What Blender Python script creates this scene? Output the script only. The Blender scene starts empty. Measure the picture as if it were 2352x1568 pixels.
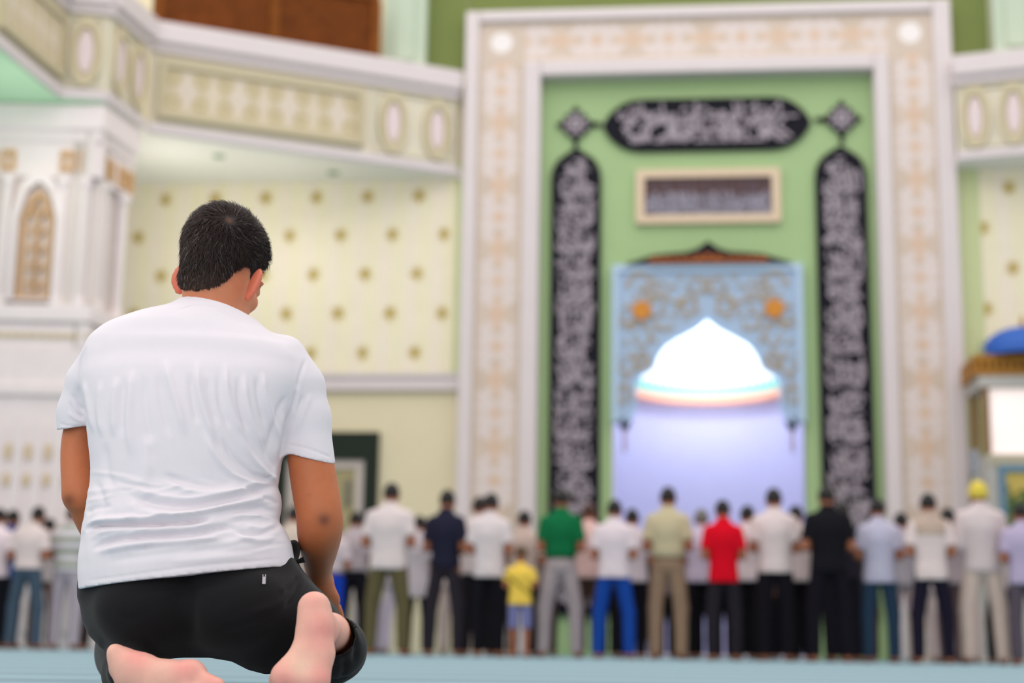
import bpy, math, random
import numpy as np
from mathutils import Vector, Matrix, Euler

# ------------------------------------------------------------------ camera, world, lights, exposure
sc = bpy.context.scene
COL = sc.collection
FPX = 3600.0                       # focal length in pixels of a 2352 x 1568 frame
CAM = np.array([0.0, 0.0, 0.09])
PITCH = math.atan(704.0 / FPX)
ROLL = 0.0153
cam_data = bpy.data.cameras.new('camera')
cam_data.sensor_fit = 'HORIZONTAL'
cam_data.sensor_width = 36.0
cam_data.lens = 36.0 * FPX / 2352.0
cam_data.clip_end = 200
cam_data.dof.use_dof = True
cam_data.dof.focus_distance = 2.95
cam_data.dof.aperture_fstop = 2.35
cam = bpy.data.objects.new('camera', cam_data)
COL.objects.link(cam)
ROT = Matrix.Rotation(math.pi / 2 + PITCH, 4, 'X') @ Matrix.Rotation(ROLL, 4, 'Z')
cam.matrix_world = Matrix.Translation(Vector(CAM)) @ ROT
sc.camera = cam
RM = np.array(ROT.to_3x3())

world = bpy.data.worlds.new('world')
sc.world = world
world.use_nodes = True
wbg = world.node_tree.nodes['Background']
wbg.inputs[0].default_value = (1.0, 0.975, 0.975, 1)
wbg.inputs[1].default_value = 0.72

def area(name, loc, rot, sx, sy, power, color=(1, 1, 1)):
    l = bpy.data.lights.new(name, 'AREA')
    l.shape = 'RECTANGLE'
    l.size, l.size_y, l.energy, l.color = sx, sy, power, color
    o = bpy.data.objects.new(name, l)
    o.location = loc
    o.rotation_euler = rot
    COL.objects.link(o)
    return o

area('skylight', (0, 12, 14.5), (0, 0, 0), 26, 20, 2400, (1, 0.97, 0.955))
area('gallery_window_light', (-9, -3, 8), (math.radians(60), 0, math.radians(-50)), 8, 6, 300, (1, 0.985, 0.96))

area('rear_fill_light', (0, -14, 5), (math.radians(90), 0, 0), 18, 8, 900, (1, 0.97, 0.97))  # added fill light far behind the camera, lifts the man's back

sc.view_settings.view_transform = 'Standard'
sc.view_settings.look = 'None'
sc.view_settings.gamma = 1
sc.view_settings.exposure = 0.0
sc.cycles.use_denoising = True
sc.cycles.max_bounces = 6

# ------------------------------------------------------------------ pixel -> world helpers (for measuring where things stand)
def ray(px, py):
    d = np.array([(px - 1176.0) / FPX, -(py - 784.0) / FPX, -1.0])
    return RM @ d
def atY(px, py, Y):
    r = ray(px, py)
    return CAM + r * ((Y - CAM[1]) / r[1])
def atZ(px, py, z):
    r = ray(px, py)
    return CAM + r * ((z - CAM[2]) / r[2])
def to_px(v):
    q = (np.asarray(v) - CAM) @ RM
    return 1176.0 - q[..., 0] / q[..., 2] * FPX, 784.0 + q[..., 1] / q[..., 2] * FPX
YAW = math.radians(6.0)
WU = np.array([math.cos(YAW), -math.sin(YAW), 0.0])     # along the far wall, to the right
WN = np.array([-math.sin(YAW), -math.cos(YAW), 0.0])    # out of the far wall, into the hall
WO = atY(1626, 1495, 21.7); WO[2] = 0.0
def W(px, py, o=0.0):
    r = ray(px, py)
    t = ((WO + WN * o - CAM) @ WN) / (r @ WN)
    p = CAM + r * t
    return float((p - WO) @ WU), float(p[2])
def wall_pt(u, z, o=0.0):
    return WO + WU * u + WN * o + np.array([0, 0, z])

# ------------------------------------------------------------------ materials
def lin(c):
    c = c / 255.0
    return c / 12.92 if c <= 0.04045 else ((c + 0.055) / 1.055) ** 2.4
def rgb(r, g, b):
    return (lin(r), lin(g), lin(b))
MATS = {}
def mat(name, col, rough=0.7, var=0.06, scale=18.0, bump=0.0, bscale=200.0, metallic=0.0, sheen=0.0, attr=False, sub=0.0, emit=0.0, spec=0.3):
    if name in MATS:
        return MATS[name]
    m = bpy.data.materials.new(name)
    m.use_nodes = True
    nt = m.node_tree
    b = nt.nodes['Principled BSDF']
    b.inputs['Roughness'].default_value = rough
    b.inputs['Metallic'].default_value = metallic
    b.inputs['Specular IOR Level'].default_value = spec
    if sheen:
        b.inputs['Sheen Weight'].default_value = sheen
    if sub:
        b.inputs['Subsurface Weight'].default_value = sub
        b.inputs['Subsurface Radius'].default_value = (0.012, 0.005, 0.003)
        b.inputs['Subsurface Scale'].default_value = 1.0
    tc = nt.nodes.new('ShaderNodeTexCoord')
    nz = nt.nodes.new('ShaderNodeTexNoise')
    nz.inputs['Scale'].default_value = scale
    nz.inputs['Detail'].default_value = 3
    nt.links.new(tc.outputs['Object'], nz.inputs['Vector'])
    mx = nt.nodes.new('ShaderNodeMix')
    mx.data_type = 'RGBA'
    mx.blend_type = 'MULTIPLY'
    mx.inputs[0].default_value = 1.0
    rp = nt.nodes.new('ShaderNodeMapRange')
    rp.inputs['From Min'].default_value = 0.3
    rp.inputs['From Max'].default_value = 0.7
    rp.inputs['To Min'].default_value = 1.0 - var
    rp.inputs['To Max'].default_value = 1.0
    nt.links.new(nz.outputs['Fac'], rp.inputs['Value'])
    if attr:
        at = nt.nodes.new('ShaderNodeAttribute')
        at.attribute_name = 'tint'
        nt.links.new(at.outputs['Color'], mx.inputs[6])
    else:
        mx.inputs[6].default_value = (*col, 1)
    nt.links.new(rp.outputs['Result'], mx.inputs[7])
    nt.links.new(mx.outputs[2], b.inputs['Base Color'])
    if emit:
        nt.links.new(mx.outputs[2], b.inputs['Emission Color'])
        b.inputs['Emission Strength'].default_value = emit
    if bump:
        n2 = nt.nodes.new('ShaderNodeTexNoise')
        n2.inputs['Scale'].default_value = bscale
        n2.inputs['Detail'].default_value = 2
        nt.links.new(tc.outputs['Object'], n2.inputs['Vector'])
        bp = nt.nodes.new('ShaderNodeBump')
        bp.inputs['Strength'].default_value = bump
        bp.inputs['Distance'].default_value = 0.002
        nt.links.new(n2.outputs['Fac'], bp.inputs['Height'])
        nt.links.new(bp.outputs['Normal'], b.inputs['Normal'])
    MATS[name] = m
    return m
def col_mat(prefix, c, **k):
    return mat('%s_%02x%02x%02x' % ((prefix,) + tuple(c)), rgb(*c), **k)

# ------------------------------------------------------------------ mesh building
class MB:
    def __init__(s):
        s.v, s.f = [], []
    def add(s, vs, fs):
        b = len(s.v)
        s.v += [tuple(float(c) for c in p) for p in vs]
        s.f += [tuple(b + i for i in f) for f in fs]
        return s
    def box(s, x0, x1, y0, y1, z0, z1):
        return s.add([(x, y, z) for z in (z0, z1) for y in (y0, y1) for x in (x0, x1)],
                     [(0, 2, 3, 1), (4, 5, 7, 6), (0, 1, 5, 4), (2, 6, 7, 3), (0, 4, 6, 2), (1, 3, 7, 5)])
    def prism(s, poly, y0, y1):                      # polygon in x,z extruded along y
        n = len(poly)
        vs = [(x, y0, z) for x, z in poly] + [(x, y1, z) for x, z in poly]
        fs = [tuple(range(n)), tuple(range(2 * n - 1, n - 1, -1))]
        fs += [(i, n + i, n + (i + 1) % n, (i + 1) % n) for i in range(n)]
        return s.add(vs, fs)
    def ring(s, outer, inner, y0, y1):               # closed band between two equal-length outlines
        n = len(outer)
        vs = [(x, y, z) for y in (y0, y1) for P in (outer, inner) for x, z in P]
        O0, I0, O1, I1 = 0, n, 2 * n, 3 * n
        fs = []
        for i in range(n):
            j = (i + 1) % n
            fs += [(O0 + i, O0 + j, I0 + j, I0 + i), (O1 + j, O1 + i, I1 + i, I1 + j),
                   (O0 + j, O0 + i, O1 + i, O1 + j), (I0 + i, I0 + j, I1 + j, I1 + i)]
        return s.add(vs, fs)
    def revolve(s, prof, cx, cy, a0=0.0, a1=2 * math.pi, n=32):
        full = abs(a1 - a0 - 2 * math.pi) < 1e-6
        k = n if full else n + 1
        vs = []
        for i in range(k):
            a = a0 + (a1 - a0) * i / n
            vs += [(cx + r * math.cos(a), cy + r * math.sin(a), z) for r, z in prof]
        m = len(prof)
        fs = []
        for i in range(n):
            j = (i + 1) % k
            for q in range(m - 1):
                fs.append((i * m + q, j * m + q, j * m + q + 1, i * m + q + 1))
        return s.add(vs, fs)
    def tube(s, pts, rad, n=8):
        pts = [np.array(p, float) for p in pts]
        rad = rad if isinstance(rad, (list, tuple)) else [rad] * len(pts)
        vs, fs = [], []
        for i, p in enumerate(pts):
            t = pts[min(i + 1, len(pts) - 1)] - pts[max(i - 1, 0)]
            t = t / (np.linalg.norm(t) + 1e-9)
            a = np.cross(t, (0.31, 0.17, 0.93)); a /= np.linalg.norm(a) + 1e-9
            b = np.cross(t, a)
            vs += [p + rad[i] * (math.cos(q * 2 * math.pi / n) * a + math.sin(q * 2 * math.pi / n) * b) for q in range(n)]
        for i in range(len(pts) - 1):
            for q in range(n):
                w = (q + 1) % n
                fs.append((i * n + q, i * n + w, (i + 1) * n + w, (i + 1) * n + q))
        fs.append(tuple(range(n - 1, -1, -1)))
        fs.append(tuple((len(pts) - 1) * n + q for q in range(n)))
        return s.add(vs, fs)
    def stroke(s, pts, wid, y0, y1):                 # flat pen stroke in x,z with thickness y0..y1
        P = [np.array(p, float) for p in pts]
        n = len(P)
        L, R = [], []
        for i in range(n):
            t = P[min(i + 1, n - 1)] - P[max(i - 1, 0)]
            t = t / (np.linalg.norm(t) + 1e-9)
            nn = np.array([-t[1], t[0]])
            w = wid[i] if isinstance(wid, (list, tuple)) else wid
            L.append(P[i] + nn * w / 2); R.append(P[i] - nn * w / 2)
        vs = [(p[0], y, p[1]) for y in (y0, y1) for S in (L, R) for p in S]
        fs = []
        for i in range(n - 1):
            fs += [(i, i + 1, n + i + 1, n + i), (2 * n + i, 3 * n + i, 3 * n + i + 1, 2 * n + i + 1),
                   (i, 2 * n + i, 2 * n + i + 1, i + 1), (n + i, n + i + 1, 3 * n + i + 1, 3 * n + i)]
        return s.add(vs, fs)
    def xform(s, M):
        s.v = [tuple(M @ Vector(p)) for p in s.v]
        return s

def link(name, data, parent=None):
    o = bpy.data.objects.new(name, data)
    COL.objects.link(o)
    if parent is not None:
        o.parent = parent
    return o
def build(name, mb, m, parent=None, smooth=False, bevel=0.0):
    me = bpy.data.meshes.new(name)
    me.from_pydata(mb.v, [], mb.f)
    me.update()
    me.materials.append(m)
    if smooth:
        me.polygons.foreach_set('use_smooth', [True] * len(me.polygons))
    o = link(name, me, parent)
    if bevel:
        b = o.modifiers.new('bevel', 'BEVEL')
        b.width = bevel; b.segments = 2; b.limit_method = 'ANGLE'
    return o
def build_np(name, V, Q, m, parent=None, tint=None):
    me = bpy.data.meshes.new(name)
    V = np.ascontiguousarray(V, np.float32); Q = np.ascontiguousarray(Q, np.int32)
    nv, nf = len(V), len(Q)
    k = Q.shape[1]
    me.vertices.add(nv); me.vertices.foreach_set('co', V.ravel())
    me.loops.add(nf * k); me.loops.foreach_set('vertex_index', Q.ravel())
    me.polygons.add(nf)
    me.polygons.foreach_set('loop_start', np.arange(0, nf * k, k, dtype=np.int32))
    try:
        me.polygons.foreach_set('loop_total', np.full(nf, k, np.int32))
    except Exception:
        pass
    me.update(calc_edges=True)
    me.polygons.foreach_set('use_smooth', np.ones(nf, bool))
    if tint is not None:
        ca = me.color_attributes.new('tint', 'FLOAT_COLOR', 'POINT')
        c4 = np.ones((nv, 4), np.float32); c4[:, :3] = tint
        ca.data.foreach_set('color', c4.ravel())
    me.materials.append(m)
    me.update()
    return link(name, me, parent)
def empty(name, loc=(0, 0, 0), rz=0.0):
    o = bpy.data.objects.new(name, None)
    o.empty_display_size = 0.2
    COL.objects.link(o)
    o.location = tuple(float(c) for c in loc); o.rotation_euler = (0, 0, rz)
    return o
def tag(o, label, cat, group=None, kind=None):
    o['label'] = label; o['category'] = cat
    if group: o['group'] = group
    if kind: o['kind'] = kind
    return o
def structure(o):
    o['kind'] = 'structure'
    return o
def wthing(name, u, z=0.0, o=0.0):                   # Empty on the far wall; local x along the wall, local y into the wall
    return empty(name, wall_pt(u, z, o), -YAW)
def pattern(name, x0, x1, z0, z1, step, fn, m, parent, y=0.0, thick=0.02, clip=None):
    nx, nz = max(2, int(round((x1 - x0) / step))) + 1, max(2, int(round((z1 - z0) / step))) + 1
    X, Z = np.meshgrid(np.linspace(x0, x1, nx), np.linspace(z0, z1, nz), indexing='ij')
    V = np.stack([X.ravel(), np.full(X.size, y), Z.ravel()], 1)
    I = np.arange(nx * nz).reshape(nx, nz)
    Q = np.stack([I[:-1, :-1], I[1:, :-1], I[1:, 1:], I[:-1, 1:]], -1).reshape(-1, 4)
    if clip is not None:
        C = V[Q].mean(1)
        Q = Q[clip(C[:, 0], C[:, 2])]
    T = fn(V[:, 0], V[:, 2])
    nb = len(V)                                       # give the sheet a back and edges
    V2 = V.copy(); V2[:, 1] += thick
    from collections import Counter
    E = np.concatenate([Q[:, [0, 1]], Q[:, [1, 2]], Q[:, [2, 3]], Q[:, [3, 0]]])
    key = {}
    for a, b in E:
        k = (a, b) if a < b else (b, a)
        key[k] = None if k in key else (a, b)
    side = [(b, a, a + nb, b + nb) for ab in key.values() if ab is not None for a, b in [ab]]
    QQ = np.concatenate([Q, Q[:, ::-1] + nb, np.array(side, np.int64)])
    o = build_np(name, np.concatenate([V, V2]), QQ, m, parent, np.concatenate([T, T]))
    o.data.polygons.foreach_set('use_smooth', np.zeros(len(o.data.polygons), bool))
    return o

# ------------------------------------------------------------------ distance-field bodies (one continuous skin)
class Field:
    def __init__(s, lo, hi, h):
        s.lo = np.array(lo, np.float32); s.h = h
        s.n = np.ceil((np.array(hi) - s.lo) / h).astype(int) + 1
        s.F = np.full(s.n, 0.5, np.float32)
    def like(s, off=None):
        g = Field.__new__(Field); g.lo, g.h, g.n = s.lo, s.h, s.n
        g.F = np.full(s.n, 0.5, np.float32) if off is None else s.F + off
        return g
    def sl(s, lo, hi):
        a = np.clip(np.floor((np.array(lo) - s.lo) / s.h).astype(int), 0, s.n)
        b = np.clip(np.ceil((np.array(hi) - s.lo) / s.h).astype(int) + 1, 0, s.n)
        S = tuple(slice(int(i), int(j)) for i, j in zip(a, b))
        g = [((np.arange(int(i), int(j)) * s.h) + o).astype(np.float32) for i, j, o in zip(a, b, s.lo)]
        return S, g[0][:, None, None], g[1][None, :, None], g[2][None, None, :]
    def _put(s, S, d, k, op):
        A = s.F[S]
        if A.size == 0: return
        if op == 'cut':
            s.F[S] = np.maximum(A, -d) if k <= 0 else -s._smin(-A, d, k)
        else:
            s.F[S] = s._smin(A, d, k) if k > 0 else np.minimum(A, d)
    @staticmethod
    def _smin(a, b, k):
        h = np.maximum(k - np.abs(a - b), 0) / k
        return np.minimum(a, b) - h * h * k * 0.25
    def cone(s, a, b, ra, rb, k=0.02, op='add'):
        a, b = np.array(a, float), np.array(b, float)
        m = max(ra, rb) + k + 2 * s.h + 0.012
        S, x, y, z = s.sl(np.minimum(a, b) - m, np.maximum(a, b) + m)
        ab = b - a; L2 = float(ab @ ab) + 1e-12
        t = np.clip(((x - a[0]) * ab[0] + (y - a[1]) * ab[1] + (z - a[2]) * ab[2]) / L2, 0, 1)
        d = np.sqrt((x - a[0] - t * ab[0]) ** 2 + (y - a[1] - t * ab[1]) ** 2 + (z - a[2] - t * ab[2]) ** 2) - (ra + (rb - ra) * t)
        s._put(S, d, k, op)
        return s
    def ell(s, c, r, R=None, k=0.02, op='add'):
        c, r = np.array(c, float), np.array(r, float)
        m = r.max() + k + 2 * s.h + 0.012
        S, x, y, z = s.sl(c - m, c + m)
        X, Y, Z = x - c[0], y - c[1], z - c[2]
        if R is not None:                              # columns of R: the ellipsoid's axes
            R = np.array(R)
            X, Y, Z = (X * R[0, i] + Y * R[1, i] + Z * R[2, i] for i in range(3))
        k0 = np.sqrt((X / r[0]) ** 2 + (Y / r[1]) ** 2 + (Z / r[2]) ** 2)
        k1 = np.sqrt((X / r[0] ** 2) ** 2 + (Y / r[1] ** 2) ** 2 + (Z / r[2] ** 2) ** 2) + 1e-9
        d = k0 * (k0 - 1) / k1
        d = np.where(k0 < 0.05, -r.min(), d)
        s._put(S, d, k, op)
        return s
    def loft(s, rows, k=0.02, e=2.3, op='add'):        # rows: z, cx, cy, a, b (ascending z)
        R = np.array(sorted(rows), float)
        m = R[:, 3:5].max() + k + 0.02
        S, x, y, z = s.sl((R[:, 1].min() - m, R[:, 2].min() - m, R[0, 0] - 0.01), (R[:, 1].max() + m, R[:, 2].max() + m, R[-1, 0] + 0.03))
        f = [smooth_interp(z.ravel(), R[:, 0], R[:, i])[None, None, :] for i in range(1, 5)]
        q = (np.abs((x - f[0]) / f[2]) ** e + np.abs((y - f[1]) / f[3]) ** e) ** (1 / e)
        d = (q - 1) * np.minimum(f[2], f[3])
        d = np.maximum(d, np.maximum(R[0, 0] - z, z - R[-1, 0]))
        s._put(S, d.astype(np.float32), k, op)
        return s
    def plane_keep(s, p, n, lo=None, hi=None):        # keep the side where (x-p).n <= 0
        S, x, y, z = s.sl(lo if lo is not None else s.lo, hi if hi is not None else s.lo + s.n * s.h)
        n = np.array(n, float); n /= np.linalg.norm(n)
        d = (x - p[0]) * n[0] + (y - p[1]) * n[1] + (z - p[2]) * n[2]
        s.F[S] = np.maximum(s.F[S], d)
        return s
    def mesh(s):
        F = s.F
        F[0], F[-1], F[:, 0], F[:, -1], F[:, :, 0], F[:, :, -1] = (np.maximum(a, 0.001) for a in (F[0], F[-1], F[:, 0], F[:, -1], F[:, :, 0], F[:, :, -1]))
        ins = F < 0
        nx, ny, nz = F.shape
        c = np.zeros((nx - 1, ny - 1, nz - 1), np.int8)
        for i in (0, 1):
            for j in (0, 1):
                for k in (0, 1):
                    c += ins[i:nx - 1 + i, j:ny - 1 + j, k:nz - 1 + k]
        mask = (c > 0) & (c < 8)
        I, J, K = np.nonzero(mask)
        idx = np.full(mask.shape, -1, np.int32); idx[I, J, K] = np.arange(len(I))
        P = np.zeros((len(I), 3), np.float64); N = np.zeros(len(I))
        C = [(i, j, k) for i in (0, 1) for j in (0, 1) for k in (0, 1)]
        for a in C:
            for ax in range(3):
                if a[ax]: continue
                b = list(a); b[ax] = 1
                f0 = F[I + a[0], J + a[1], K + a[2]]; f1 = F[I + b[0], J + b[1], K + b[2]]
                cr = (f0 < 0) != (f1 < 0)
                t = np.where(cr, f0 / np.where(np.abs(f0 - f1) < 1e-12, 1, f0 - f1), 0)
                q = np.array(a, float)[None, :].repeat(len(I), 0); q[:, ax] = t
                P[cr] += q[cr]; N += cr
        V = (np.stack([I, J, K], 1) + P / N[:, None]) * s.h + s.lo
        Q = []
        for ax in range(3):
            s0 = [slice(1, -1)] * 3; s0[ax] = slice(0, -1)
            s1 = [slice(1, -1)] * 3; s1[ax] = slice(1, None)
            A, B = ins[tuple(s0)], ins[tuple(s1)]
            e = np.stack(np.nonzero(A != B), 1)
            flip = A[tuple(e.T)]
            e = e + 1; e[:, ax] -= 1
            u, w = [(1, 2), (2, 0), (0, 1)][ax]
            def cell(du, dw):
                g = e.copy(); g[:, u] += du; g[:, w] += dw
                return idx[tuple(g.T)]
            q = np.stack([cell(-1, -1), cell(0, -1), cell(0, 0), cell(-1, 0)], 1)
            q[~flip] = q[~flip][:, ::-1]
            Q.append(q)
        Q = np.concatenate(Q)
        return V, Q[(Q >= 0).all(1)]
def smooth_interp(x, xp, fp):                          # monotone cubic through the rows
    xp, fp = np.asarray(xp, float), np.asarray(fp, float)
    h = np.diff(xp); dl = np.diff(fp) / h
    m = np.zeros(len(xp))
    for i in range(1, len(xp) - 1):
        m[i] = 0 if dl[i - 1] * dl[i] <= 0 else 2 * dl[i - 1] * dl[i] / (dl[i - 1] + dl[i])
    m[0], m[-1] = dl[0], dl[-1]
    i = np.clip(np.searchsorted(xp, x) - 1, 0, len(h) - 1)
    t = np.clip((x - xp[i]) / h[i], 0, 1)
    return ((2 * t**3 - 3 * t**2 + 1) * fp[i] + (t**3 - 2 * t**2 + t) * h[i] * m[i] + (-2 * t**3 + 3 * t**2) * fp[i + 1] + (t**3 - t**2) * h[i] * m[i + 1])
def relax(V, Q, it=1, lam=0.5):
    for _ in range(it):
        A = np.zeros_like(V); n = np.zeros(len(V))
        for i in range(4):
            a, b = Q[:, i], Q[:, (i + 1) % 4]
            np.add.at(A, a, V[b]); np.add.at(n, a, 1)
            np.add.at(A, b, V[a]); np.add.at(n, b, 1)
        V = V + lam * (A / np.maximum(n, 1)[:, None] - V)
    return V
def normals(V, Q):
    n = np.cross(V[Q[:, 2]] - V[Q[:, 0]], V[Q[:, 3]] - V[Q[:, 1]])
    N = np.zeros_like(V)
    for i in range(4): np.add.at(N, Q[:, i], n)
    return N / (np.linalg.norm(N, axis=1, keepdims=True) + 1e-12)
def noise2(x, y, seed=0):
    r = np.random.RandomState(seed)
    out = 0
    for k in range(5):
        a, b, c = r.randn(3)
        out = out + np.sin(a * x + b * y + 6 * c)
    return out / 5

# ================================================================== THE SETTING
WHITE = col_mat('plaster', (219, 208, 207), rough=0.6, var=0.03, scale=3)
PALE = col_mat('wall_paint', (226, 214, 180), rough=0.7, var=0.03, scale=2)
GREEN = col_mat('green_paint', (164, 190, 136), rough=0.65, var=0.04, scale=2)
OLIVE = col_mat('olive_paint', (114, 126, 66), rough=0.7, var=0.05, scale=2)
MINT = col_mat('mint_paint', (204, 246, 204), rough=0.7, var=0.03, scale=2)
PALEMINT = col_mat('pale_mint', (190, 202, 180), rough=0.7, var=0.03, scale=2)
BEIGE = col_mat('beige_plaster', (214, 206, 176), rough=0.7, var=0.05, scale=6)
CREAMG = col_mat('cream_green', (222, 213, 192), rough=0.7, var=0.03, scale=3)
TINT = mat('tinted_plaster', (1, 1, 1), rough=0.7, var=0.04, scale=5, attr=True)
GLOSS = mat('tinted_gilt', (1, 1, 1), rough=0.45, var=0.05, scale=8, attr=True)
BLACKP = col_mat('black_lacquer', (18, 16, 28), rough=0.6, var=0.1, scale=6, spec=0.15)
SILVER = col_mat('silver_script', (172, 160, 168), rough=0.5, var=0.15, scale=30)
WOOD = mat('walnut_wood', rgb(112, 58, 20), rough=0.7, var=0.3, scale=5, spec=0.1)
WOODL = mat('walnut_light', rgb(128, 72, 26), rough=0.7, var=0.25, scale=6, spec=0.1)

# floor: aqua carpet with woven prayer-row lines
def carpet_mat():
    m = bpy.data.materials.new('aqua_carpet')
    m.use_nodes = True
    nt = m.node_tree; b = nt.nodes['Principled BSDF']
    b.inputs['Roughness'].default_value = 0.95
    b.inputs['Sheen Weight'].default_value = 0.3
    b.inputs['Specular IOR Level'].default_value = 0.1
    tc = nt.nodes.new('ShaderNodeTexCoord')
    wv = nt.nodes.new('ShaderNodeTexWave')
    wv.bands_direction = 'Y'; wv.wave_profile = 'SIN'
    wv.inputs['Scale'].default_value = 0.42
    wv.inputs['Distortion'].default_value = 0.4
    nt.links.new(tc.outputs['Object'], wv.inputs['Vector'])
    cr = nt.nodes.new('ShaderNodeValToRGB')
    cr.color_ramp.elements[0].position = 0.0; cr.color_ramp.elements[0].color = (*rgb(94, 134, 149), 1)
    cr.color_ramp.elements[1].position = 0.75; cr.color_ramp.elements[1].color = (*rgb(122, 162, 175), 1)
    nt.links.new(wv.outputs['Fac'], cr.inputs[0])
    nz = nt.nodes.new('ShaderNodeTexNoise'); nz.inputs['Scale'].default_value = 120
    nt.links.new(tc.outputs['Object'], nz.inputs['Vector'])
    mx = nt.nodes.new('ShaderNodeMix'); mx.data_type = 'RGBA'; mx.blend_type = 'MULTIPLY'; mx.inputs[0].default_value = 0.25
    nt.links.new(cr.outputs[0], mx.inputs[6]); nt.links.new(nz.outputs['Fac'], mx.inputs[7])
    nt.links.new(mx.outputs[2], b.inputs['Base Color'])
    bp = nt.nodes.new('ShaderNodeBump'); bp.inputs['Strength'].default_value = 0.5; bp.inputs['Distance'].default_value = 0.004
    nt.links.new(nz.outputs['Fac'], bp.inputs['Height']); nt.links.new(bp.outputs['Normal'], b.inputs['Normal'])
    return m
structure(build('floor', MB().box(-14, 14, -5, 27, -0.1, 0.0), carpet_mat()))

# measured lines of the far wall (u along the wall, z up)
PF = 0.27                                              # how far the portal frame stands out of the green panel
uO0, zO1 = W(1069, 24, PF)
uO1 = 0.5 * (W(2187, 0, PF)[0] + W(2215, 900, PF)[0])
uO0 = 0.5 * (uO0 + W(1050, 1000, PF)[0])
uA0 = W(1096, 300, PF)[0]; uB0 = W(1200, 300, PF)[0]; uI0 = W(1240, 300, PF)[0]
uI1 = W(2012, 300, PF)[0]; uB1 = W(2048, 300, PF)[0]; uA1 = W(2152, 300, PF)[0]
zO1 = 0.5 * (zO1 + W(2187, -4, PF)[1]); zA1 = W(1626, 36, PF)[1]; zB1 = W(1626, 128, PF)[1]; zI1 = W(1626, 164, PF)[1]
uL = uO0 - 14; uR = uO1 + 9
ZTOP = 13.0
HALL_TOP = 12.5

# wall_back: two stretches of pale wall either side of the portal, and the strip above it
wb = MB()
wl = empty('wall_back', WO, -YAW); structure(wl)
build('wall_left_stretch', MB().box(uL, uO0 - 0.003, 0, 0.35, 0, ZTOP), PALE, wl)
build('wall_right_stretch', MB().box(uO1 + 0.003, uR, 0, 0.35, 0, ZTOP), PALE, wl)
build('wall_top_stretch', MB().box(uO0 - 0.003, uO1 + 0.003, 0, 0.35, zO1 + 0.003, ZTOP), OLIVE, wl)

# wallpaper with gold motifs
zw1 = W(1000, 405)[1]; zw0 = W(950, 860)[1]; zd0 = W(950, 897)[1]
cu = [W(x, 455)[0] for x in (845, 963)]; per = cu[1] - cu[0]
rowz = [W(900, y)[1] for y in (452, 540, 628, 718, 812)]
hz = (rowz[0] - rowz[-1]) / 4
def wallpaper(x, z):
    base = np.array(rgb(240, 228, 208)); alt = np.array(rgb(238, 230, 194)); gold = np.array(rgb(186, 162, 92)); warm = np.array(rgb(222, 206, 160))
    t = 0.5 + 0.5 * np.sin((x - cu[0]) * 2 * np.pi / (per / 2)); t = np.clip(t * 0.8 + 0.2 * noise2(x * 9, z * 7, 3), 0, 1)
    c = base[None] * (1 - t[:, None]) + alt[None] * t[:, None]
    r = np.round((rowz[0] - z) / hz); off = np.mod(r, 2) * per * 0.5
    dx = np.mod(x - cu[0] + off + per / 2, per) - per / 2
    dz = z - (rowz[0] - r * hz)
    a = np.abs(dx) / 0.062; b = np.abs(dz) / 0.095
    petal = (a + b < 1.15) | ((a < 1.5) & (np.abs(dz + 0.02) < 0.018)) | ((np.hypot(np.abs(dx) - 0.055, dz - 0.06) < 0.022))
    halo = (np.hypot(dx / 0.12, dz / 0.15) < 1) & ~petal
    c[halo] = c[halo] * 0.6 + warm * 0.4
    c[petal] = gold
    return c
pattern('wallpaper', uL, uO0 - 0.12, zw0, zw1 + 0.3, 0.022, wallpaper, TINT, wl, y=-0.02)
pattern('wallpaper', uO1 + 0.34, uR, zw0 - 0.6, zw1 + 0.3, 0.022, wallpaper, TINT, wl, y=-0.02)
mb = MB().box(uO0 - 0.12, uO0 - .004, -0.015, 0, zd0, zw1 + 0.2).box(uO1 + .004, uO1 + 0.34, -0.015, 0, 0, zw1 + 0.3)
build('wall_green_strip', mb, col_mat('strip_green', (204, 212, 160)), wl)
mb = MB()
for a, b in ((uL, uO0 - 0.01),):
    mb.box(a, b, -0.09, 0, zd0, zw0); mb.box(a, b, -0.12, 0, zw0 - 0.05, zw0)
structure(build('trim_1', mb, WHITE)); t1 = bpy.data.objects['trim_1']; t1.location = tuple(WO); t1.rotation_euler = (0, 0, -YAW)

# pale and olive uprights above the gallery level
zc_top = W(1055, 150)[1]
mb = MB().box(uO0 - 0.62, uO0 - 0.01, -0.03, 0, zc_top - 0.1, ZTOP - 0.3)
mb.box(uO1 + 0.02, W(2268, 60)[0], -0.03, 0, zc_top - 0.1, ZTOP - 0.3)
build('wall_olive_recess', mb, OLIVE, wl)
mb = MB()
for a, b in ((W(884, 60, .25)[0], W(978, 60, .25)[0]), (W(2282, 60, .25)[0], W(2282, 60, .25)[0] + 0.62)):
    mb.box(a, b, -0.25, 0, zc_top - 0.1, ZTOP - 0.3)
    mb.box(a + 0.17, b - 0.17, -0.29, -0.2, zc_top, ZTOP - 0.5)
build('wall_pilaster', mb, PALEMINT, wl)

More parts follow.
